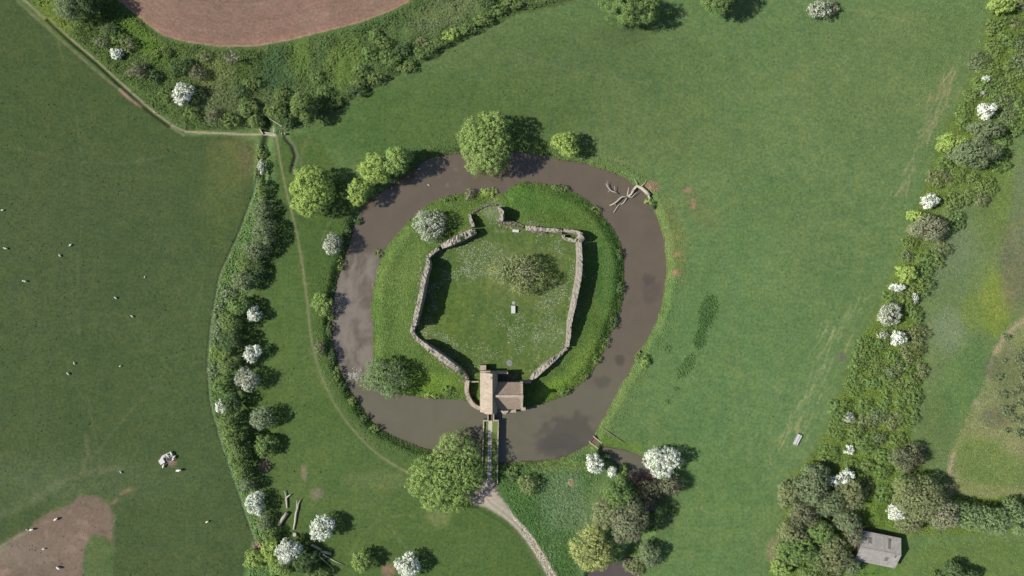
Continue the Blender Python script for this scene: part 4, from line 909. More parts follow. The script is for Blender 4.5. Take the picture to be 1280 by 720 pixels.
cwall('curtain_wall', [(590,266),(598,261),(606,257),(614,255),(621,256)], [3,3,3,2.5,2.5], [.8,.7,.6,.6,.7], 'low overgrown curved foundation of the north wall tower', 7, .15, M_deb)
cwall('curtain_wall', [(623,258),(627,264),(628,270),(626,276)], [4,6,6,6], [2.8,4.6,4.8,4], 'curved tall fragment of the north tower with a deep shadow to its right', 8, .3)
cwall('curtain_wall', [(627,277),(638,278),(648,281),(655,284)], [7,7,5,4], [1.0,1.1,.8,.6], 'low rubble stretch of north castle wall above the white bench', 9, .3, M_deb)
cwall('curtain_wall', [(656,285),(668,286),(680,287),(692,288),(703,290)], [7,8,6,6,6], [1.8,2.4,2.2,2.2,2.0], 'north castle wall with a dark inner step, left of the corner tower', 10, .35)
cwall('curtain_wall', [(656,285.5),(668,290.0),(684,291)], [3,3,3], [.8,.9,.7], 'low inner ledge of stone along the foot of the north wall', 11, .2, M_deb)
cwall('curtain_wall', [(724,302),(725,322),(724,345),(720,366),(716,386),(712,404),(711,420),(709,434)], [7.5,7.5,8,8,7,6.5,6,5], [4.4,4.4,4.5,4.5,4.4,4.0,2.6,2.0], 'long pale east castle wall with the deep shadow on the island side', 12, .14)
cwall('curtain_wall', [(709,435),(700,443),(690,451),(680,459),(670,468),(663,475)], [4,4.5,7,9,9,5], [2.0,2.0,2.2,2.4,2.2,1.4], 'south-east castle wall slanting down to the gatehouse', 13, .3)
# corner tower: ring of rubble with a hollow
e = tag(empty('corner_tower', (*W(716, 295), 0)), 'ruined north-east corner tower with a dark square hollow', 'castle tower')
cwall('tower_wall', [(704,288),(713,289),(722,291),(728,294)], [5,5,6,6], [2.4,2.6,2.6,2.8], None, 14, .3, parent=e); 
cwall('tower_wall', [(704,293),(705,298),(712,300),(720,301),(726,300)], [4,4,5,6,5], [1.6,1.6,1.8,2.4,2.4], None, 15, .3, parent=e)
cwall('tower_wall', [(722,294),(727,298),(730,301)], [9,8,5], [3.2,3.6,2.6], None, 16, .35, parent=e)
for c_ in e.children: c_.matrix_parent_inverse = e.matrix_world.inverted()
for c_ in e.children: c_.location = (-e.location[0], -e.location[1], -e.location[2]); c_.matrix_parent_inverse.identity()
# ivy on walls
def ivy(px0, py0, px1, py1, z, n, label, seed):
    rg = np.random.default_rng(seed); t = rg.random(n); a = np.array(W(px0, py0, z)); b = np.array(W(px1, py1, z)); cl = rg.random(7)
    t = cl[rg.integers(0, 7, n)] + rg.normal(0, .025, n); P = a + (b - a) * t[:, None] + rg.normal(0, .32, (n, 2)); Z_ = z + .15 + rg.random(n) * .35
    V = leaf_quads(rg, np.column_stack([P, Z_]), norm(rg.normal(size=(n, 3)) + [0, 0, .7]), .3 * rg.uniform(.6, 1.2, n)); tag(link('ivy', quads_mesh('ivy', V, np.repeat(pal_cols(rg, 'dark', n), 4, 0)), M_leaf), label, 'ivy')
ivy(540, 439, 578, 466, 4.1, 900, 'dark ivy clumps on top of the south-west castle wall', 1)
ivy(531, 350, 520, 405, 5.0, 500, 'dark ivy along the inner edge of the tall west castle wall', 2)
ivy(566, 303, 592, 291, 3.6, 500, 'dark ivy on the thick north-west castle wall', 3)

# ------------------------------------------------------------------ gatehouse
gx, gy = W(628, 490); gz0 = .3
G = tag(empty('gatehouse', (gx, gy, gz0)), 'castle gatehouse with pale west roof slope and brown cross-gabled roof beside the moat', 'gatehouse')
def L2(px, py, z=0): x, y = W(px, py, z); return x - gx, y - gy
def gbox(name, px0, px1, py0, py1, z0, z1, mat, par=None):
    par = par or G
    a = L2(px0, py1, max(z1, 0)); b = L2(px1, py0, max(z1, 0)); m = MB(); m.box(a[0], b[0], a[1], b[1], z0, z1); return m.build(name, mat, par)
x0, y0 = L2(600.5, 514.5, 4.6); x1, y1 = L2(622, 466, 4.6); xr = L2(615.5, 490, 8.2)[0]
m = MB(); m.box(x0 + .15, x1, y0 + .15, y1 - .15, -2.2, 4.6); m.build('stone_wall', M_gate, G)
# west block roof: prism, ridge north-south, gables at both ends
def prism(ax, ay, bx, by, zE, zR, ridge, axis, th=.18):
    m = MB()
    if axis == 'y':
        m.add([(ax, ay, zE), (ridge, ay, zR), (ridge, by, zR), (ax, by, zE), (bx, ay, zE), (bx, by, zE)], [(0, 1, 2, 3)[::-1], (1, 4, 5, 2)[::-1]])
        m.add([(ax, ay, zE - th), (ridge, ay, zR - th), (ridge, by, zR - th), (ax, by, zE - th), (bx, ay, zE - th), (bx, by, zE - th)], [(0, 1, 2, 3), (1, 4, 5, 2)])
        m.f += [(0, 3, 9, 6), (4, 10, 11, 5), (0, 6, 7, 1), (1, 7, 10, 4), (3, 2, 8, 9), (2, 5, 11, 8)]
    else:
        m.add([(ax, ay, zE), (ax, ridge, zR), (bx, ridge, zR), (bx, ay, zE), (ax, by, zE), (bx, by, zE)], [(0, 1, 2, 3)[::-1], (1, 4, 5, 2)[::-1]])
        m.add([(ax, ay, zE - th), (ax, ridge, zR - th), (bx, ridge, zR - th), (bx, ay, zE - th), (ax, by, zE - th), (bx, by, zE - th)], [(0, 1, 2, 3), (1, 4, 5, 2)])
        m.f += [(0, 3, 9, 6), (4, 10, 11, 5), (0, 6, 7, 1), (1, 7, 10, 4), (3, 2, 8, 9), (2, 5, 11, 8)]
    return m
RA = prism(x0 - .1, y0, x1 - .1, y1, 4.62, 8.2, xr, 'y').build('roof', M_roofA, G); RA['label'] = 'pale steep roof slope of the west block'
def gable(xa, xb, y, th, zE, zR, xr):
    m = MB(); m.add([(xa, y, zE), (xb, y, zE), (xr, y, zR), (xa, y + th, zE), (xb, y + th, zE), (xr, y + th, zR)], [(0, 1, 2), (5, 4, 3), (0, 3, 4, 1), (1, 4, 5, 2), (2, 5, 3, 0)]); return m
gable(x0, x1 - .3, y0 - .12, .35, 4.4, 8.35, xr).build('gable', M_gate, G); gable(x0, x1 - .3, y1 - .2, .35, 4.4, 8.35, xr).build('gable', M_gate, G)
# east block
bx0, by0 = L2(621, 511, 4.0); bx1, by1 = L2(653, 478, 4.0); yr = L2(0, 495, 7.2)[1]
m = MB(); m.box(bx0 - .3, bx1, by0 + .1, by1 - .1, -2.2, 4.0); m.build('stone_wall', M_wall, G)
RB = prism(xr + .6, by0 - .1, bx1 - .5, by1 + .1, 4.02, 7.1, yr, 'x').build('roof', M_roofB, G); RB['label'] = 'brown tiled roof of the east block'
m = MB(); m.box(xr + .6, bx1 - .6, yr - .35, yr + .35, 6.95, 7.3); m.build('ridge_capping', M_roofA, RB)
# stepped east gable with chimney
m = MB()
for k in range(6):
    w_ = (by1 - by0) / 2 * (1 - k / 6.2); m.box(bx1 - .55, bx1 + .12, yr - w_, yr + w_, 3.9 + k * .62 - (.0 if k else 1.2), 4.6 + k * .62)
m.build('stepped_gable', M_gate, G)
m = MB(); m.box(bx1 - 1.0, bx1 + .05, yr - .5, yr + .5, 6.8, 8.9); m.box(bx1 - 1.12, bx1 + .17, yr - .62, yr + .62, 8.9, 9.05); ch = m.build('chimney', M_gate, RB)
gbox('chimney', 613, 615.5, 471.5, 474.5, 6.5, 8.9, M_gate, RA)
# north porch walls and buttresses
gbox('buttress', 600.3, 607.6, 456.5, 465.5, -.6, 3.2, M_gate); gbox('parapet_wall', 607.8, 635, 465.0, 467.4, -.6, 4.3, M_gate)
gbox('parapet_wall', 600.5, 613, 463.5, 466, 2.0, 4.9, M_gate)
gbox('courtyard_floor', 618, 647, 467.8, 477.5, -.2, .25, M_deb)
gbox('side_wall', 649, 664, 476, 479, -.6, 2.0, M_wall)
gbox('buttress', 636, 645, 511, 515.5, -2.0, 2.6, M_gate); gbox('buttress', 651, 657, 509, 513, -2.0, 1.6, M_gate)
m = MB(); cx_, cy_ = L2(632, 512, 2.5); m.tube([(cx_, cy_, -2.2), (cx_, cy_, 2.4), (cx_, cy_, 3.4)], [1.5, 1.5, .9], 14); m.build('round_turret', M_gate, G)
# arched gateway facing the bridge
m = MB(); ax_, ay_ = L2(613, 516, 3.5)
for s_ in (-1, 1): m.box(ax_ + s_ * 1.6 - .35, ax_ + s_ * 1.6 + .35, ay_ - .3, ay_ + .9, -1.9, 2.4)
for k in range(9):
    a0, a1 = math.pi * k / 9, math.pi * (k + 1) / 9
    v = []
    for yy in (ay_ - .3, ay_ + .9):
        for a_, r_ in ((a0, 1.25), (a1, 1.25), (a1, 1.95), (a0, 1.95)): v.append((ax_ + math.cos(a_) * r_, yy, 2.4 + math.sin(a_) * r_ * .9))
    m.add(v, [(0, 1, 2, 3), (7, 6, 5, 4), (0, 4, 5, 1), (1, 5, 6, 2), (2, 6, 7, 3), (3, 7, 4, 0)])
m.build('gate_arch', M_gate, G)
m = MB(); m.box(ax_ - 1.24, ax_ + 1.24, ay_ + .25, ay_ + .4, -1.0, 2.9); d_ = m.build('door', M_darkwood, G); m = MB(); m.box(ax_ + .8, ax_ + .9, ay_ + .12, ay_ + .24, .2, .5); m.build('handle', M_zinc, d_)
# windows (dark slits) on the walls
for (wx, wy, zz, sx, sy) in ((bx1 + .04, yr + 1.4, 2.4, .12, .5), (bx1 + .04, yr - 1.4, 2.4, .12, .5), ((bx0 + bx1) / 2 + 1.2, by0 + .06, 2.2, .6, .12), (x0 + .12, (y0 + y1) / 2 + 2, 2.6, .12, .45), (x0 + .12, (y0 + y1) / 2 - 3, 2.6, .12, .45)):
    m = MB(); m.box(wx - sx, wx + sx, wy - sy, wy + sy, zz - .6, zz + .6); m.build('window', M_darkwood, G)
# curved annex wall west of the gatehouse
cwall('curtain_wall', [(585,475),(583,484),(583.5,493),(587,502),(592,508),(600,512)], [6,6.5,6.5,6.5,6.5,6], [2.4,2.6,2.6,2.6,2.6,2.6], 'smooth curved wall bulging left of the gatehouse above the moat', 17, .08, M_gate)
cwall('curtain_wall', [(586,478),(592,477),(599,477)], [2,2,2], [1.8,1.8,2.0], 'thin low wall joining the curved wall to the gatehouse', 18, .05, M_gate)

# ------------------------------------------------------------------ causeway and drawbridge
cx, cy = W(612.5, 560)
CW = tag(empty('stone_causeway', (cx, cy, 0)), 'straight stone causeway with grass verges and gravel path over the moat to the gatehouse', 'bridge')
def L3(px, py, z=0): x, y = W(px, py, z); return x - cx, y - cy
def cbox(name, px0, px1, py0, py1, z0, z1, mat):
    m = MB(); a = L3(px0, py1); b = L3(px1, py0)
    n = max(2, int((b[1] - a[1]) / .8)); 
    m.box(a[0], b[0], a[1], b[1], z0, z1); return m.build(name, mat, CW)
def ctaper(name, xa0, xa1, xb0, xb1, pya, pyb, z0, z1, mat, n=30, jag=.05, seed=0):
    rg = np.random.default_rng(seed); V = []; F = []
    for i in range(n + 1):
        t = i / n; py = pya + (pyb - pya) * t; l = xa0 + (xb0 - xa0) * t; r = xa1 + (xb1 - xa1) * t; y_ = L3(0, py)[1]; j = rg.normal(0, jag, 4)
        xl, xr_ = L3(l, py)[0], L3(r, py)[0]; V += [(xl, y_, z0), (xl + j[0], y_, z1 + j[2]), (xr_ + j[1], y_, z1 + j[3]), (xr_, y_, z0)]
    for i in range(n):
        a = i * 4; b = a + 4
        for k in range(3): F.append((a + k, a + k + 1, b + k + 1, b + k))
    F += [(0, 3, 2, 1), (n * 4, n * 4 + 1, n * 4 + 2, n * 4 + 3)]
    m = MB(); m.add(V, F); o = m.build(name, mat, CW)
    bm_ = bmesh.new(); bm_.from_mesh(o.data); bmesh.ops.recalc_face_normals(bm_, faces=bm_.faces); bm_.to_mesh(o.data); bm_.free(); return o
ctaper('deck', 604.4, 623.0, 602.4, 621.8, 525.5, 600, -2.6, .25, M_wall, jag=.0)
M_verge = plain('verge_turf', tuple(A(118, 138, 72)), .95, .22)
ctaper('grass_verge', 605.2, 610.6, 603.2, 608.9, 526.5, 600, .2, .34, M_verge, jag=.02, seed=1); ctaper('grass_verge', 615.4, 622.2, 613.9, 621.0, 526.5, 600, .2, .34, M_verge, jag=.02, seed=2)
ctaper('gravel_path', 610.6, 615.4, 608.9, 613.9, 525.5, 604, .2, .36, M_grave, jag=.02, seed=3)
ctaper('parapet', 604.2, 605.4, 602.0, 603.2, 524.5, 602, .2, .85, M_gate, jag=.04, seed=4); ctaper('parapet', 622.2, 623.5, 621.2, 622.3, 524.5, 604, .2, .85, M_gate, jag=.04, seed=5)
ctaper('end_wall', 604.2, 609.6, 604.2, 609.6, 524.2, 526, -2.4, .9, M_gate, n=2, jag=.02); ctaper('end_wall', 617.5, 623.5, 617.5, 623.5, 524.2, 526, -2.4, .9, M_gate, n=2, jag=.02)
DBE = tag(empty('drawbridge', (*W(613.5, 520), 0)), 'short narrow timber footbridge with two pale rails between causeway and gate', 'bridge')
ox, oy = W(613.5, 520)
for nm, a, b, z0, z1, mt in (('deck', 610.8, 616.2, .12, .26, M_darkwood), ('rail', 609.4, 610.8, -.1, .95, M_gate), ('rail', 616.3, 617.8, -.1, .95, M_gate)):
    p = W(a, 525.4); q = W(b, 515.2); m = MB(); m.box(p[0] - ox, q[0] - ox, p[1] - oy, q[1] - oy, z0, z1); m.build(nm, mt, DBE)

# ------------------------------------------------------------------ barn
bc = W(1098, 687, 3.2); ang = -math.atan2(9.8, 48.5)
B = tag(empty('barn', (*bc, float(ground_z(1098, 687))), ang), 'open-sided barn with weathered grey corrugated roof at the bottom right', 'barn')
hw, hd, E, Rg = 6.35, 4.75, 3.0, 4.7
m = MB(); m.add([(-hw, -hd, E), (hw, -hd, E), (hw, 0, Rg), (-hw, 0, Rg), (-hw, hd, E), (hw, hd, E)], [(0, 1, 2, 3), (3, 2, 5, 4)])
m.add([(-hw, -hd, E - .1), (hw, -hd, E - .1), (hw, 0, Rg - .1), (-hw, 0, Rg - .1), (-hw, hd, E - .1), (hw, hd, E - .1)], [(3, 2, 1, 0), (4, 5, 2, 3)]); m.f += [(0, 6, 7, 1), (4, 5, 11, 10), (1, 7, 8, 2), (2, 8, 11, 5), (0, 3, 9, 6), (3, 4, 10, 9)]
m.build('roof', M_barn, B)
m = MB(); m.box(-hw + .3, hw - .3, hd - .35, hd - .2, -.3, E - .15); m.build('back_wall', M_darkwood, B); m = MB(); m.box(-hw + .3, hw - .3, -hd + .2, -hd + .35, -.3, E - .15); m.build('front_wall', M_darkwood, B)
for s_ in (-1, 1):
    m = MB(); xx = s_ * (hw - .35); m.add([(xx - .07, -hd + .36, -.3), (xx - .07, hd - .36, -.3), (xx - .07, hd - .36, E), (xx - .07, 0, Rg - .2), (xx - .07, -hd + .36, E), (xx + .07, -hd + .36, -.3), (xx + .07, hd - .36, -.3), (xx + .07, hd - .36, E), (xx + .07, 0, Rg - .2), (xx + .07, -hd + .36, E)], [(0, 4, 3, 2, 1), (5, 6, 7, 8, 9), (0, 1, 6, 5), (1, 2, 7, 6), (2, 3, 8, 7), (3, 4, 9, 8), (4, 0, 5, 9)]); m.build('gable_wall', M_darkwood, B)
mr = plain('rusty_patch', tuple(A(128, 122, 114)), .9, .1); 
for (u, v, sx, sy) in ((2.7, 2.6, .45, 1.5), (3.0, 3.6, .3, .35), (2.6, -2.2, .6, .7), (-3.4, 2.5, .6, .9), (4.9, -.6, .3, .6)):
    m = MB(); z = lambda vv: Rg - abs(vv) * (Rg - E) / hd + .012
    m.add([(u - sx, v - sy, z(v - sy)), (u + sx, v - sy, z(v - sy)), (u + sx, v + sy, z(v + sy)), (u - sx, v + sy, z(v + sy))], [(0, 1, 2, 3)]); m.build('roof_patch', mr, B)
m = MB(); m.box(-hw, hw, -.18, .18, Rg - .05, Rg + .08); m.build('ridge_capping', M_barn, B)

# fallen stones at the foot of the walls
wd_ = np.full(PX.shape, 99.)
for P_ in ([(534,322),(526,370),(517,408),(552,447),(585,475)],[(552,309),(595,288)],[(627,277),(703,290),(728,300),(724,345),(711,420),(709,435),(663,475)],[(590,266),(621,256)]): wd_ = np.minimum(wd_, LD(P_))
scatter('fallen_stones', np.exp(-((wd_ - 4.5) / 2.2) ** 2) * smooth((fbm(PX, PY, 14, 95, 3) + .02) / .1), 900, .45, .1, 1, seed=21, colmix=[(158,150,134),(136,130,114),(176,168,150)], mat=M_deb2)
# fallen dead tree, logs
def poly3(pts, zs): return [(*W(a, b, z), z) for (a, b), z in zip(pts, zs)]
def fallen(name, label, branches, loc, mat=M_dead, n=7):
    lx, ly = W(*loc); e = tag(empty(name, (lx, ly, 0)), label, 'fallen tree')
    for i, (pts, zs, rs_) in enumerate(branches):
        q = [(x - lx, y - ly, z) for x, y, z in poly3(pts, zs)]; m = MB(); m.tube(q, [q_ * (1.12 if name == 'fallen_tree' else 1) for q_ in rs_], n); m.build('trunk' if i == 0 else 'branch', mat, e, True)
    return e
FT = fallen('fallen_tree', 'bleached dead tree fallen from the north-east bank into the moat', [
 ([(812,244),(808,240),(802,235),(796,232.5),(792,237),(789,243),(784,246)], [.2,.3,.1,-.2,-.4,-.6,-.8], [.5,.55,.5,.42,.36,.3,.24]),
 ([(784,246),(778,246),(775,248),(771,252),(767,255),(762,257)], [-.7,-.6,-.5,-.5,-.7,-1.0], [.26,.22,.22,.2,.2,.12]), ([(784,246),(785,240),(786,234)], [-.7,-.2,.3], [.2,.15,.07]),
 ([(784,246),(790,246.5),(793,243),(796,240)], [-.8,-.6,-.4,0], [.14,.12,.1,.05]), ([(773,242),(767,239.5),(763,238),(760,234),(757,229)], [-1.0,-.7,-.6,-.5,-.3], [.18,.18,.15,.14,.06]),
 ([(769,239.5),(768.5,235),(768,232)], [-.7,-.4,-.1], [.1,.07,.03]), ([(777,253),(772,258),(767,265.5)], [-1.2,-1.1,-.9], [.13,.12,.07]), ([(790,240),(791,236)], [-.4,.1], [.16,.08]),
 ([(784,247),(780,253),(776,256)], [-.9,-1.1,-1.2], [.2,.16,.1]), ([(768,254),(770,257)], [-.7,-.9], [.1,.05]), ([(797,233),(795,227),(792,223)], [-.1,.2,.4], [.16,.1,.05]), ([(800,234),(806,229),(808,224)], [.1,.4,.6], [.14,.1,.05]),
 ([(810,243),(812,247),(811,251)], [.2,.5,.4], [.3,.2,.08]), ([(760,233),(759,226)], [-.5,-.2], [.07,.03]), ([(762,237),(760,241)], [-.6,-.9], [.07,.03])], (796, 236))
GL = 'felled logs lying by the lower hedge'
def log(pts, rs_, label, br=()):
    z = float(ground_z(*pts[0])) + rs_[0] * .9; b = [(pts, [z] * len(pts), rs_)] + [(p, [z + .1] * (len(p) - 1) + [z + .25], r) for p, r in br]
    o = fallen('log', label, b, pts[0]); o['category'] = 'log'; o['group'] = GL
log([(359,635),(358.5,628),(358,622)], [.3,.32,.36], 'short grey forked log, topmost of the lying logs', [([(358,622),(362,619),(364,618)], [.26,.2,.12]), ([(358,622),(357,617),(355,613)], [.24,.16,.1])])
log([(367,662),(369,652),(370,642),(372,636)], [.28,.34,.38,.4], 'long grey log with two upright prongs right of the thick log', [([(372,636),(373,630),(375.5,624)], [.26,.2,.12]), ([(371,637),(371,630),(371.5,625)], [.24,.18,.1])])
log([(348,657),(353,649),(359,641)], [.62,.6,.58], 'thick short grey log leaning towards the hedge')
log([(389,681),(396,684.5),(402,687.5)], [.4,.42,.4], 'pale log right of the hawthorn, upper one of the crossed pile')
log([(402,689),(408,690.5),(414,692.5)], [.4,.4,.42], 'pale stubby log at the right end of the crossed pile')
log([(403,692.5),(412,697.5),(420,702),(430,706)], [.22,.2,.16,.1], 'thin pale pole lying below the crossed pile')
log([(400,696),(410,705),(418,712)], [.2,.16,.1], 'thinnest pole, lowest of the lying logs')
sx_, sy_ = W(369, 667.5); e = tag(empty('tree_stump', (sx_, sy_, float(ground_z(369, 667)))), 'round pale tree stump under the long pronged log', 'stump')
m = MB(); m.tube([(0, 0, -.2), (0, 0, .55)], [.75, .62], 14); m.build('bark_side', M_wood, e); m = MB(); m.tube([(0, 0, .553), (0, 0, .57)], [.56, .55], 14); m.build('cut_face', M_dead, e)

# ------------------------------------------------------------------ small structures
# stone footbridge over the ditch
fx, fy = W(338, 168); FB = tag(empty('footbridge', (fx, fy, .05)), 'small pale stone footbridge where the diagonal path crosses the ditch', 'bridge')
m = MB(); m.box(-2.1, 1.9, -.55, .55, -.1, .22, -.12); m.build('deck', M_gate, FB)
def fpost(a, b, par, name, w=.16, z=(0, 1.0)):
    p = W(*a); q = W(*b); m = MB(); L_ = math.hypot(q[0] - p[0], q[1] - p[1]); an = math.atan2(q[1] - p[1], q[0] - p[0]); m.box(0, L_, -w / 2, w / 2, z[0], z[1], an, (p[0] - par.location[0], p[1] - par.location[1])); return m.build(name, M_dead, par)
fpost((325.5,162), (329.5,168), FB, 'wing_wall', .3, (-.3, .8)); fpost((343,166), (342.5,154), FB, 'wing_wall', .3, (-.6, .5))
RL = tag(empty('timber_rail', (*W(338,149), float(ground_z(345, 152)))), 'long pale timber rail lying across the ditch above the footbridge', 'rail')
m = MB(); p = W(337,148); q = W(353,158); m.tube([(0, 0, .7), (q[0] - p[0], q[1] - p[1], .7)], [.15, .12], 6); m.build('pole', M_dead, RL)
for t in (.1, .9):
    m = MB(); m.tube([((q[0] - p[0]) * t, (q[1] - p[1]) * t, -.5), ((q[0] - p[0]) * t, (q[1] - p[1]) * t, .68)], [.09, .09], 6); m.build('post', M_dead, RL)
ST = tag(empty('stile', (*W(355.5, 168), float(ground_z(355, 168)))), 'small wooden stile right of the stone footbridge', 'stile')
m = MB(); m.box(-.6, .6, -.2, .2, .35, .45); m.build('step', M_dead, ST)
for s_ in (-1, 1): m = MB(); m.box(s_ * .55 - .08, s_ * .55 + .08, -.3, .3, -.2, 1.0); m.build('post', M_dead, ST)
# fences
def fence(path, label, spacing=4.0, h=1.15, ):
    P = np.array([W(*p) for p in path]); d = np.r_[0, np.cumsum(np.linalg.norm(np.diff(P, axis=0), axis=1))]; n = min(95, int(d[-1] / spacing)); t = np.linspace(0, d[-1], n + 1)
    x = np.interp(t, d, P[:, 0]); y = np.interp(t, d, P[:, 1]); z = ground_z(x / S + 640, 360 - y / S); e = tag(empty('wire_fence', (x[0], y[0], z[0])), label, 'fence')
    pm = MB(); pm.tube([(0, 0, -.3), (0, 0, h)], [.07, .065], 6); me = None
    for i in range(n + 1):
        if me is None: o = pm.build('post', M_bark, e); me = o.data
        else: o = bpy.data.objects.new('post', me); C.objects.link(o); o.parent = e
        o.location = (x[i] - x[0], y[i] - y[0], z[i] - z[0])
    m = MB()
    for hh in (.4, .75, 1.05): m.tube([(x[i] - x[0], y[i] - y[0], z[i] - z[0] + hh) for i in range(n + 1)], [.012] * (n + 1), 3, False)
    m.build('wire', M_bark, e)
fence([(331,188),(319,240),(300,290),(276,342),(265,400),(260,450),(263,500),(276,548),(300,618),(321,680),(330,722)], 'post and wire fence along the pasture side of the long hedge')
fence([(58,20),(98,55),(150,101),(186,134),(214,156),(232,163)], 'post and wire fence between the scrub and the diagonal path', 5)
fence([(396,148),(450,117),(530,75),(600,39),(655,11),(700,5),(750,-3)], 'post and wire fence between the upper scrub strip and the east meadow')
# sluice at the moat outlet
SL = tag(empty('sluice_gate', (*W(745, 553.5), 0), math.radians(-38)), 'brown timber sluice with stone sides where the moat overflows', 'sluice')
m = MB(); m.box(-1.5, 1.5, -.85, .85, -.35, -.2); m.build('deck', plain('wet_boards', tuple(A(122, 98, 82))), SL)
for s_ in (-1, 1): m = MB(); m.box(-1.7, 1.7, s_ * 1.05 - .18, s_ * 1.05 + .18, -2.2, .05); m.build('side_wall', M_gate, SL)
m = MB(); m.box(-1.65, -1.5, -.85, .85, -2.0, .1); m.build('gate_board', M_darkwood, SL)
# lying branch near the sluice
fallen('fallen_branch', 'thin dark dead branch lying on the bank above the sluice', [([(757,538),(766,544),(775,550),(781,553)], [.25,.25,.2,.1], [.14,.12,.1,.05]), ([(770,547),(774,546)], [.22,.3], [.07,.03])], (757, 538), M_bark)
# well cover / concrete disc, table, bench
e = tag(empty('well_cover', (*W(637, 453.5), float(ground_z(637, 453)))), 'round grey concrete cover on the grass above the gatehouse', 'well cover')
m = MB(); m.tube([(0, 0, -.2), (0, 0, .18)], [1.0, .98], 24); m.build('kerb_ring', M_disc, e); m = MB(); m.tube([(0, 0, .183), (0, 0, .24)], [.72, .7], 20); m.build('lid', plain('lid_grey', tuple(A(136, 138, 138))), e)
def table(px, py, w, d, label, cat, name, rot=0, h=.75):
    e = tag(empty(name, (*W(px, py), float(ground_z(px, py))), rot), label, cat); m = MB(); m.box(-w / 2, w / 2, -d / 2, d / 2, h - .06, h); m.build('top', M_white, e)
    for a in (-1, 1):
        for b in (-1, 1): m = MB(); m.box(a * (w / 2 - .12) - .05, a * (w / 2 - .12) + .05, b * (d / 2 - .12) - .05, b * (d / 2 - .12) + .05, -.1, h - .061); m.build('leg', M_zinc, e)
table(641.5, 386.8, 1.25, 2.3, 'white upright rectangular table in the castle ward below the half-bare tree', 'table', 'table')
table(644.5, 289, 2.0, .8, 'pale low bench under the north castle wall', 'bench', 'bench', -.08, .5)
e = tag(empty('round_stone', (*W(642.3, 378.5), float(ground_z(642, 378)))), 'small round pale stone just above the white table', 'stone'); m = MB(); m.tube([(0, 0, -.1), (0, 0, .12), (0, 0, .2)], [.6, .55, .3], 12); m.build('cap', plain('pale_lichen_stone', tuple(A(172, 176, 156))), e)
# trough in meadow
e = tag(empty('feed_trough', (*W(996.5, 549.5), float(ground_z(996, 549))), math.radians(-27)), 'long pale metal trough standing alone in the east meadow', 'trough')
m = MB(); m.box(-.62, .62, -1.75, 1.75, .3, .42); m.build('pan', M_white, e)
for a, b, c_, d_ in ((-.7, -.62, -1.8, 1.8), (.62, .7, -1.8, 1.8), (-.62, .62, -1.8, -1.72), (-.62, .62, 1.72, 1.8)): m = MB(); m.box(a, b, c_, d_, .25, .72); m.build('side', M_zinc, e)
m = MB(); m.box(-.62, .1, -1.7, 1.7, .66, .72); m.build('cover', M_white, e)
for a in (-.5, .5):
    for b in (-1.4, 1.4): m = MB(); m.box(a - .05, a + .05, b - .05, b + .05, -.2, .3); m.build('leg', M_zinc, e)
# feeder with sheep
e = tag(empty('ring_feeder', (*W(213.5, 572.5), float(ground_z(213, 572)))), 'round metal hay feeder on bare earth in the pasture with sheep crowding it', 'feeder')
for zz in (.25, .6, .95):
    m = MB(); m.tube([(math.cos(a) * 1.0, math.sin(a) * 1.0, zz) for a in np.linspace(0, 2 * math.pi, 25)], [.05] * 25, 5, False); m.build('rail', M_zinc, e)
for k in range(12):
    a = k * math.pi / 6; m = MB(); m.tube([(math.cos(a), math.sin(a), 0), (math.cos(a), math.sin(a), .95)], [.03, .03], 4); m.build('bar', M_zinc, e)
m = MB(); m.tube([(0, 0, 0), (0, 0, .35), (.1, 0, .6)], [.9, .8, .2], 12); m.build('hay', M_darkwood, e)
e = tag(empty('feed_box', (*W(204, 576), float(ground_z(204, 576))), .5), 'white square feed box at the left of the hay feeder', 'box')
m = MB(); m.box(-.75, .75, -.7, .7, 0, .9); m.build('body', M_zinc, e); m = MB(); m.box(-.8, .8, -.75, .75, .9, 1.0); m.build('lid', M_white, e)
e = tag(empty('tarpaulin', (*W(206, 570.5), float(ground_z(206, 570)))), 'crumpled grey-beige tarpaulin above the white feed box', 'tarpaulin')
V = []; F = []; rg = np.random.default_rng(4)
for j in range(9):
    for i in range(9):
        u, v = i / 8 - .5, j / 8 - .5; V.append((u * 2.6 + v * 1.0, v * 1.8 + u * 1.2, .1 + .45 * max(0, 1 - 3.4 * (u * u + v * v)) + rg.random() * .12))
for j in range(8):
    for i in range(8): F.append((j * 9 + i, j * 9 + i + 1, j * 9 + i + 10, j * 9 + i + 9))
m = MB(); m.add(V, F); m.build('sheet', M_tarp, e)
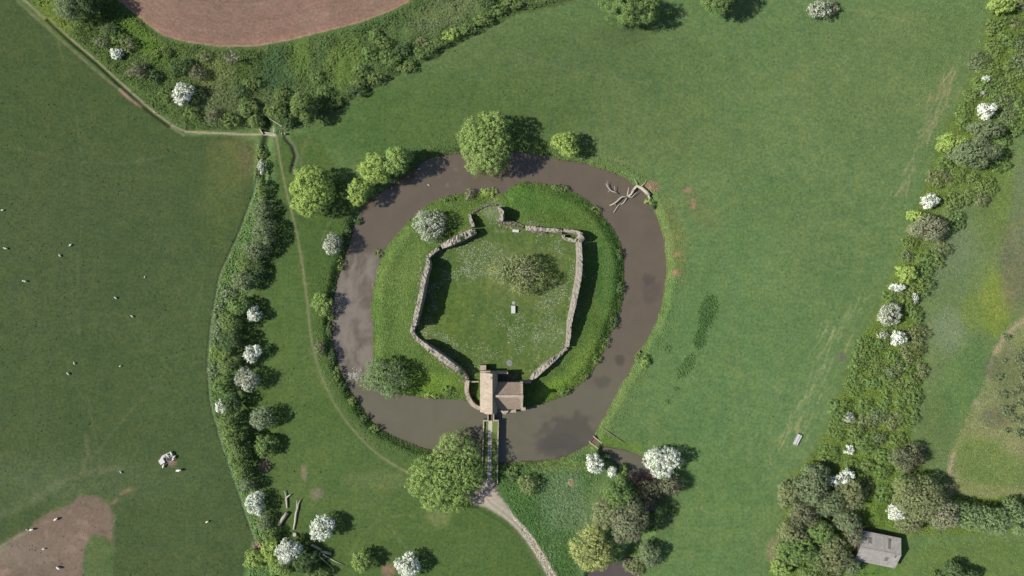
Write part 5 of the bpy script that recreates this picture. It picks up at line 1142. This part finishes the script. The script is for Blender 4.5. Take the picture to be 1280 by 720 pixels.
# sheep: one continuous skinned body
def sheep_mesh():
    me = bpy.data.meshes.new('sheep'); bm_ = bmesh.new()
    P = [(0, 0, .62, .30), (.32, 0, .66, .29), (-.34, 0, .63, .29), (-.5, 0, .6, .16), (.52, 0, .78, .17), (.68, 0, .82, .13), (.84, 0, .74, .075),
         (.34, .15, .4, .10), (.34, .16, .03, .05), (.34, -.15, .4, .10), (.34, -.16, .03, .05), (-.34, .15, .42, .11), (-.38, .16, .03, .05), (-.34, -.15, .42, .11), (-.38, -.16, .03, .05), (.64, .16, .84, .035), (.64, -.16, .84, .035), (-.6, 0, .42, .05)]
    E = [(0, 1), (0, 2), (2, 3), (1, 4), (4, 5), (5, 6), (1, 7), (7, 8), (1, 9), (9, 10), (2, 11), (11, 12), (2, 13), (13, 14), (5, 15), (5, 16), (3, 17)]
    vs = [bm_.verts.new(p[:3]) for p in P]
    for a, b in E: bm_.edges.new((vs[a], vs[b]))
    bm_.to_mesh(me); bm_.free(); o = bpy.data.objects.new('tmp', me); C.objects.link(o)
    o.modifiers.new('s', 'SKIN'); sk = me.skin_vertices[0] if len(me.skin_vertices) else None
    for i, p in enumerate(P): me.skin_vertices[0].data[i].radius = (p[3], p[3])
    me.skin_vertices[0].data[0].use_root = True
    o.modifiers.new('u', 'SUBSURF').levels = 2; dg = bpy.context.evaluated_depsgraph_get(); ev = bpy.data.meshes.new_from_object(o.evaluated_get(dg)); bpy.data.objects.remove(o); ev.name = 'sheep'; ev.materials.clear(); ev.materials.append(M_wool)
    ev.polygons.foreach_set('use_smooth', [True] * len(ev.polygons)); return ev
SM = sheep_mesh()
def sheep(px, py, rot, sc, label):
    o = bpy.data.objects.new('sheep', SM); C.objects.link(o); o.location = (*W(px, py, .6), float(ground_z(px, py))); o.rotation_euler = (0, 0, math.radians(rot)); o.scale = (sc * .68,) * 3
    tag(o, label, 'sheep', 'white sheep scattered over the pasture')
for px, py, r, s, lb in [
 (2,262.5,10,1.0,'white sheep at the left edge of the photo, highest on the pasture'), (6.5,310.5,160,1.3,'white sheep near the left edge above the upright-facing one'), (30.5,351.5,170,1.35,'largest-looking lone white sheep near the left edge at mid height'),
 (87,306.5,40,1.1,'white sheep, upper one of a close pair in the middle pasture'), (74,319.5,120,1.0,'white sheep, lower one of a close pair in the middle pasture'), (144,372.5,140,1.05,'white sheep, upper of two standing left of the hedge middle'), (164.5,395.5,140,1.05,'white sheep, lower of two standing left of the hedge middle'),
 (92,454.5,100,.95,'small white sheep just above another in the lower middle pasture'), (84.5,467.5,130,1.1,'white sheep just below another in the lower middle pasture'), (149,458,20,.8,'small lying white sheep level with the third row hawthorn'), (151,590.5,120,.95,'white sheep between the bare earth patch and the feeder'),
 (258.5,652.5,30,1.2,'white sheep alone left of the lower hedge'), (70,649,35,1.55,'white sheep standing on the brown bare earth patch'), (40,661.5,15,1.5,'white sheep on the upper left edge of the bare earth patch'), (34.5,662,150,.8,'small lamb left of the sheep on the edge of the bare patch'), (73,709.5,-30,1.5,'white sheep at the bottom of the bare earth patch'), (54.5,686,10,1.0,'pale dusty sheep lying in the middle of the bare earth patch'),
 (214,566.5,-60,1.5,'white sheep at the top of the hay feeder'), (217.5,571.5,-130,1.5,'white sheep at the right side of the hay feeder'), (209.5,569.5,-50,1.4,'white sheep at the upper left of the hay feeder'), (204,583,70,1.4,'white sheep just below the white feed box'), (223,588,10,1.9,'white sheep lying apart to the lower right of the feeder'), (212.5,571,-80,.9,'white lamb inside the group at the hay feeder'), (180,346.5,60,.7,'small pale lamb in the upper right of the pasture')]:
    sheep(px, py, r, s, lb)
# two white ducks on the moat
def duck(px, py, r, sc, label):
    e = tag(empty('duck', (*W(px, py), WL), math.radians(r)), label, 'duck', 'white ducks on the moat'); m = MB()
    m.tube([(-.3, 0, .1), (-.18, 0, .09), (0, 0, .08), (.16, 0, .08), (.22, 0, .14), (.24, 0, .24), (.28, 0, .27), (.36, 0, .25)], [.01, .09, .13, .09, .05, .045, .05, .01], 10); o = m.build('body', M_white, e, True); e.scale = (sc,) * 3
duck(523, 210.5, 20, 2.0, 'white duck in the tree shadow on the north-west moat'); duck(489, 234.5, 80, 1.6, 'white duck close to the moat bank below the twin crowns'); duck(535, 230.5, -30, 1.4, 'white duck in open water left of the island')
# stone scatter around the half-dead hawthorn: dead brushwood heap
T(1041, 9, 9, 9, 'pgrey', 'pinkish dead brushwood beside the half-dead hawthorn at the top edge', name='bush', cat='bush', h=2.5, trunk=False)

# ------------------------------------------------------------------ light, sky, camera
sc = bpy.context.scene
EL, AZ = 42.0, 183.0      # sun stands in the west (image left), slightly below
w = bpy.data.worlds.new('World'); sc.world = w; w.use_nodes = True; nt = w.node_tree
bg = nt.nodes['Background']; sky = nt.nodes.new('ShaderNodeTexSky'); sky.sky_type = 'NISHITA'; sky.sun_disc = False
sd = Vector((math.cos(math.radians(EL)) * math.cos(math.radians(AZ)), math.cos(math.radians(EL)) * math.sin(math.radians(AZ)), math.sin(math.radians(EL))))
sky.sun_elevation = math.radians(EL); sky.sun_rotation = math.atan2(sd.x, sd.y); nt.links.new(sky.outputs[0], bg.inputs[0]); bg.inputs[1].default_value = .08
sl = bpy.data.lights.new('sun', 'SUN'); sl.energy = 4.7; sl.angle = math.radians(.53); sl.color = (1, .955, .88)
so = bpy.data.objects.new('sun', sl); C.objects.link(so); so.rotation_euler = sd.to_track_quat('Z', 'Y').to_euler(); so.location = (0, 0, 100)
cam = bpy.data.cameras.new('camera'); co = bpy.data.objects.new('camera', cam); C.objects.link(co); co.location = (0, 0, H); co.rotation_euler = (0, 0, 0)
cam.sensor_width = 36; cam.lens = 18 * H / (640 * S); cam.clip_end = 12000; cam.clip_start = 1; sc.camera = co
sc.view_settings.view_transform = 'Standard'; sc.view_settings.look = 'None'; sc.view_settings.exposure = 0.74; sc.view_settings.gamma = 1
sc.cycles.max_bounces = 5; sc.cycles.diffuse_bounces = 3
print('done', round(time.time() - T0, 1), 'objects', len(bpy.data.objects))

for o_ in bpy.data.objects:
    if o_.parent is None and len(str(o_.get('label', '')).replace('-', ' ').split()) > 16: print('LONG', o_.name, o_['label'])
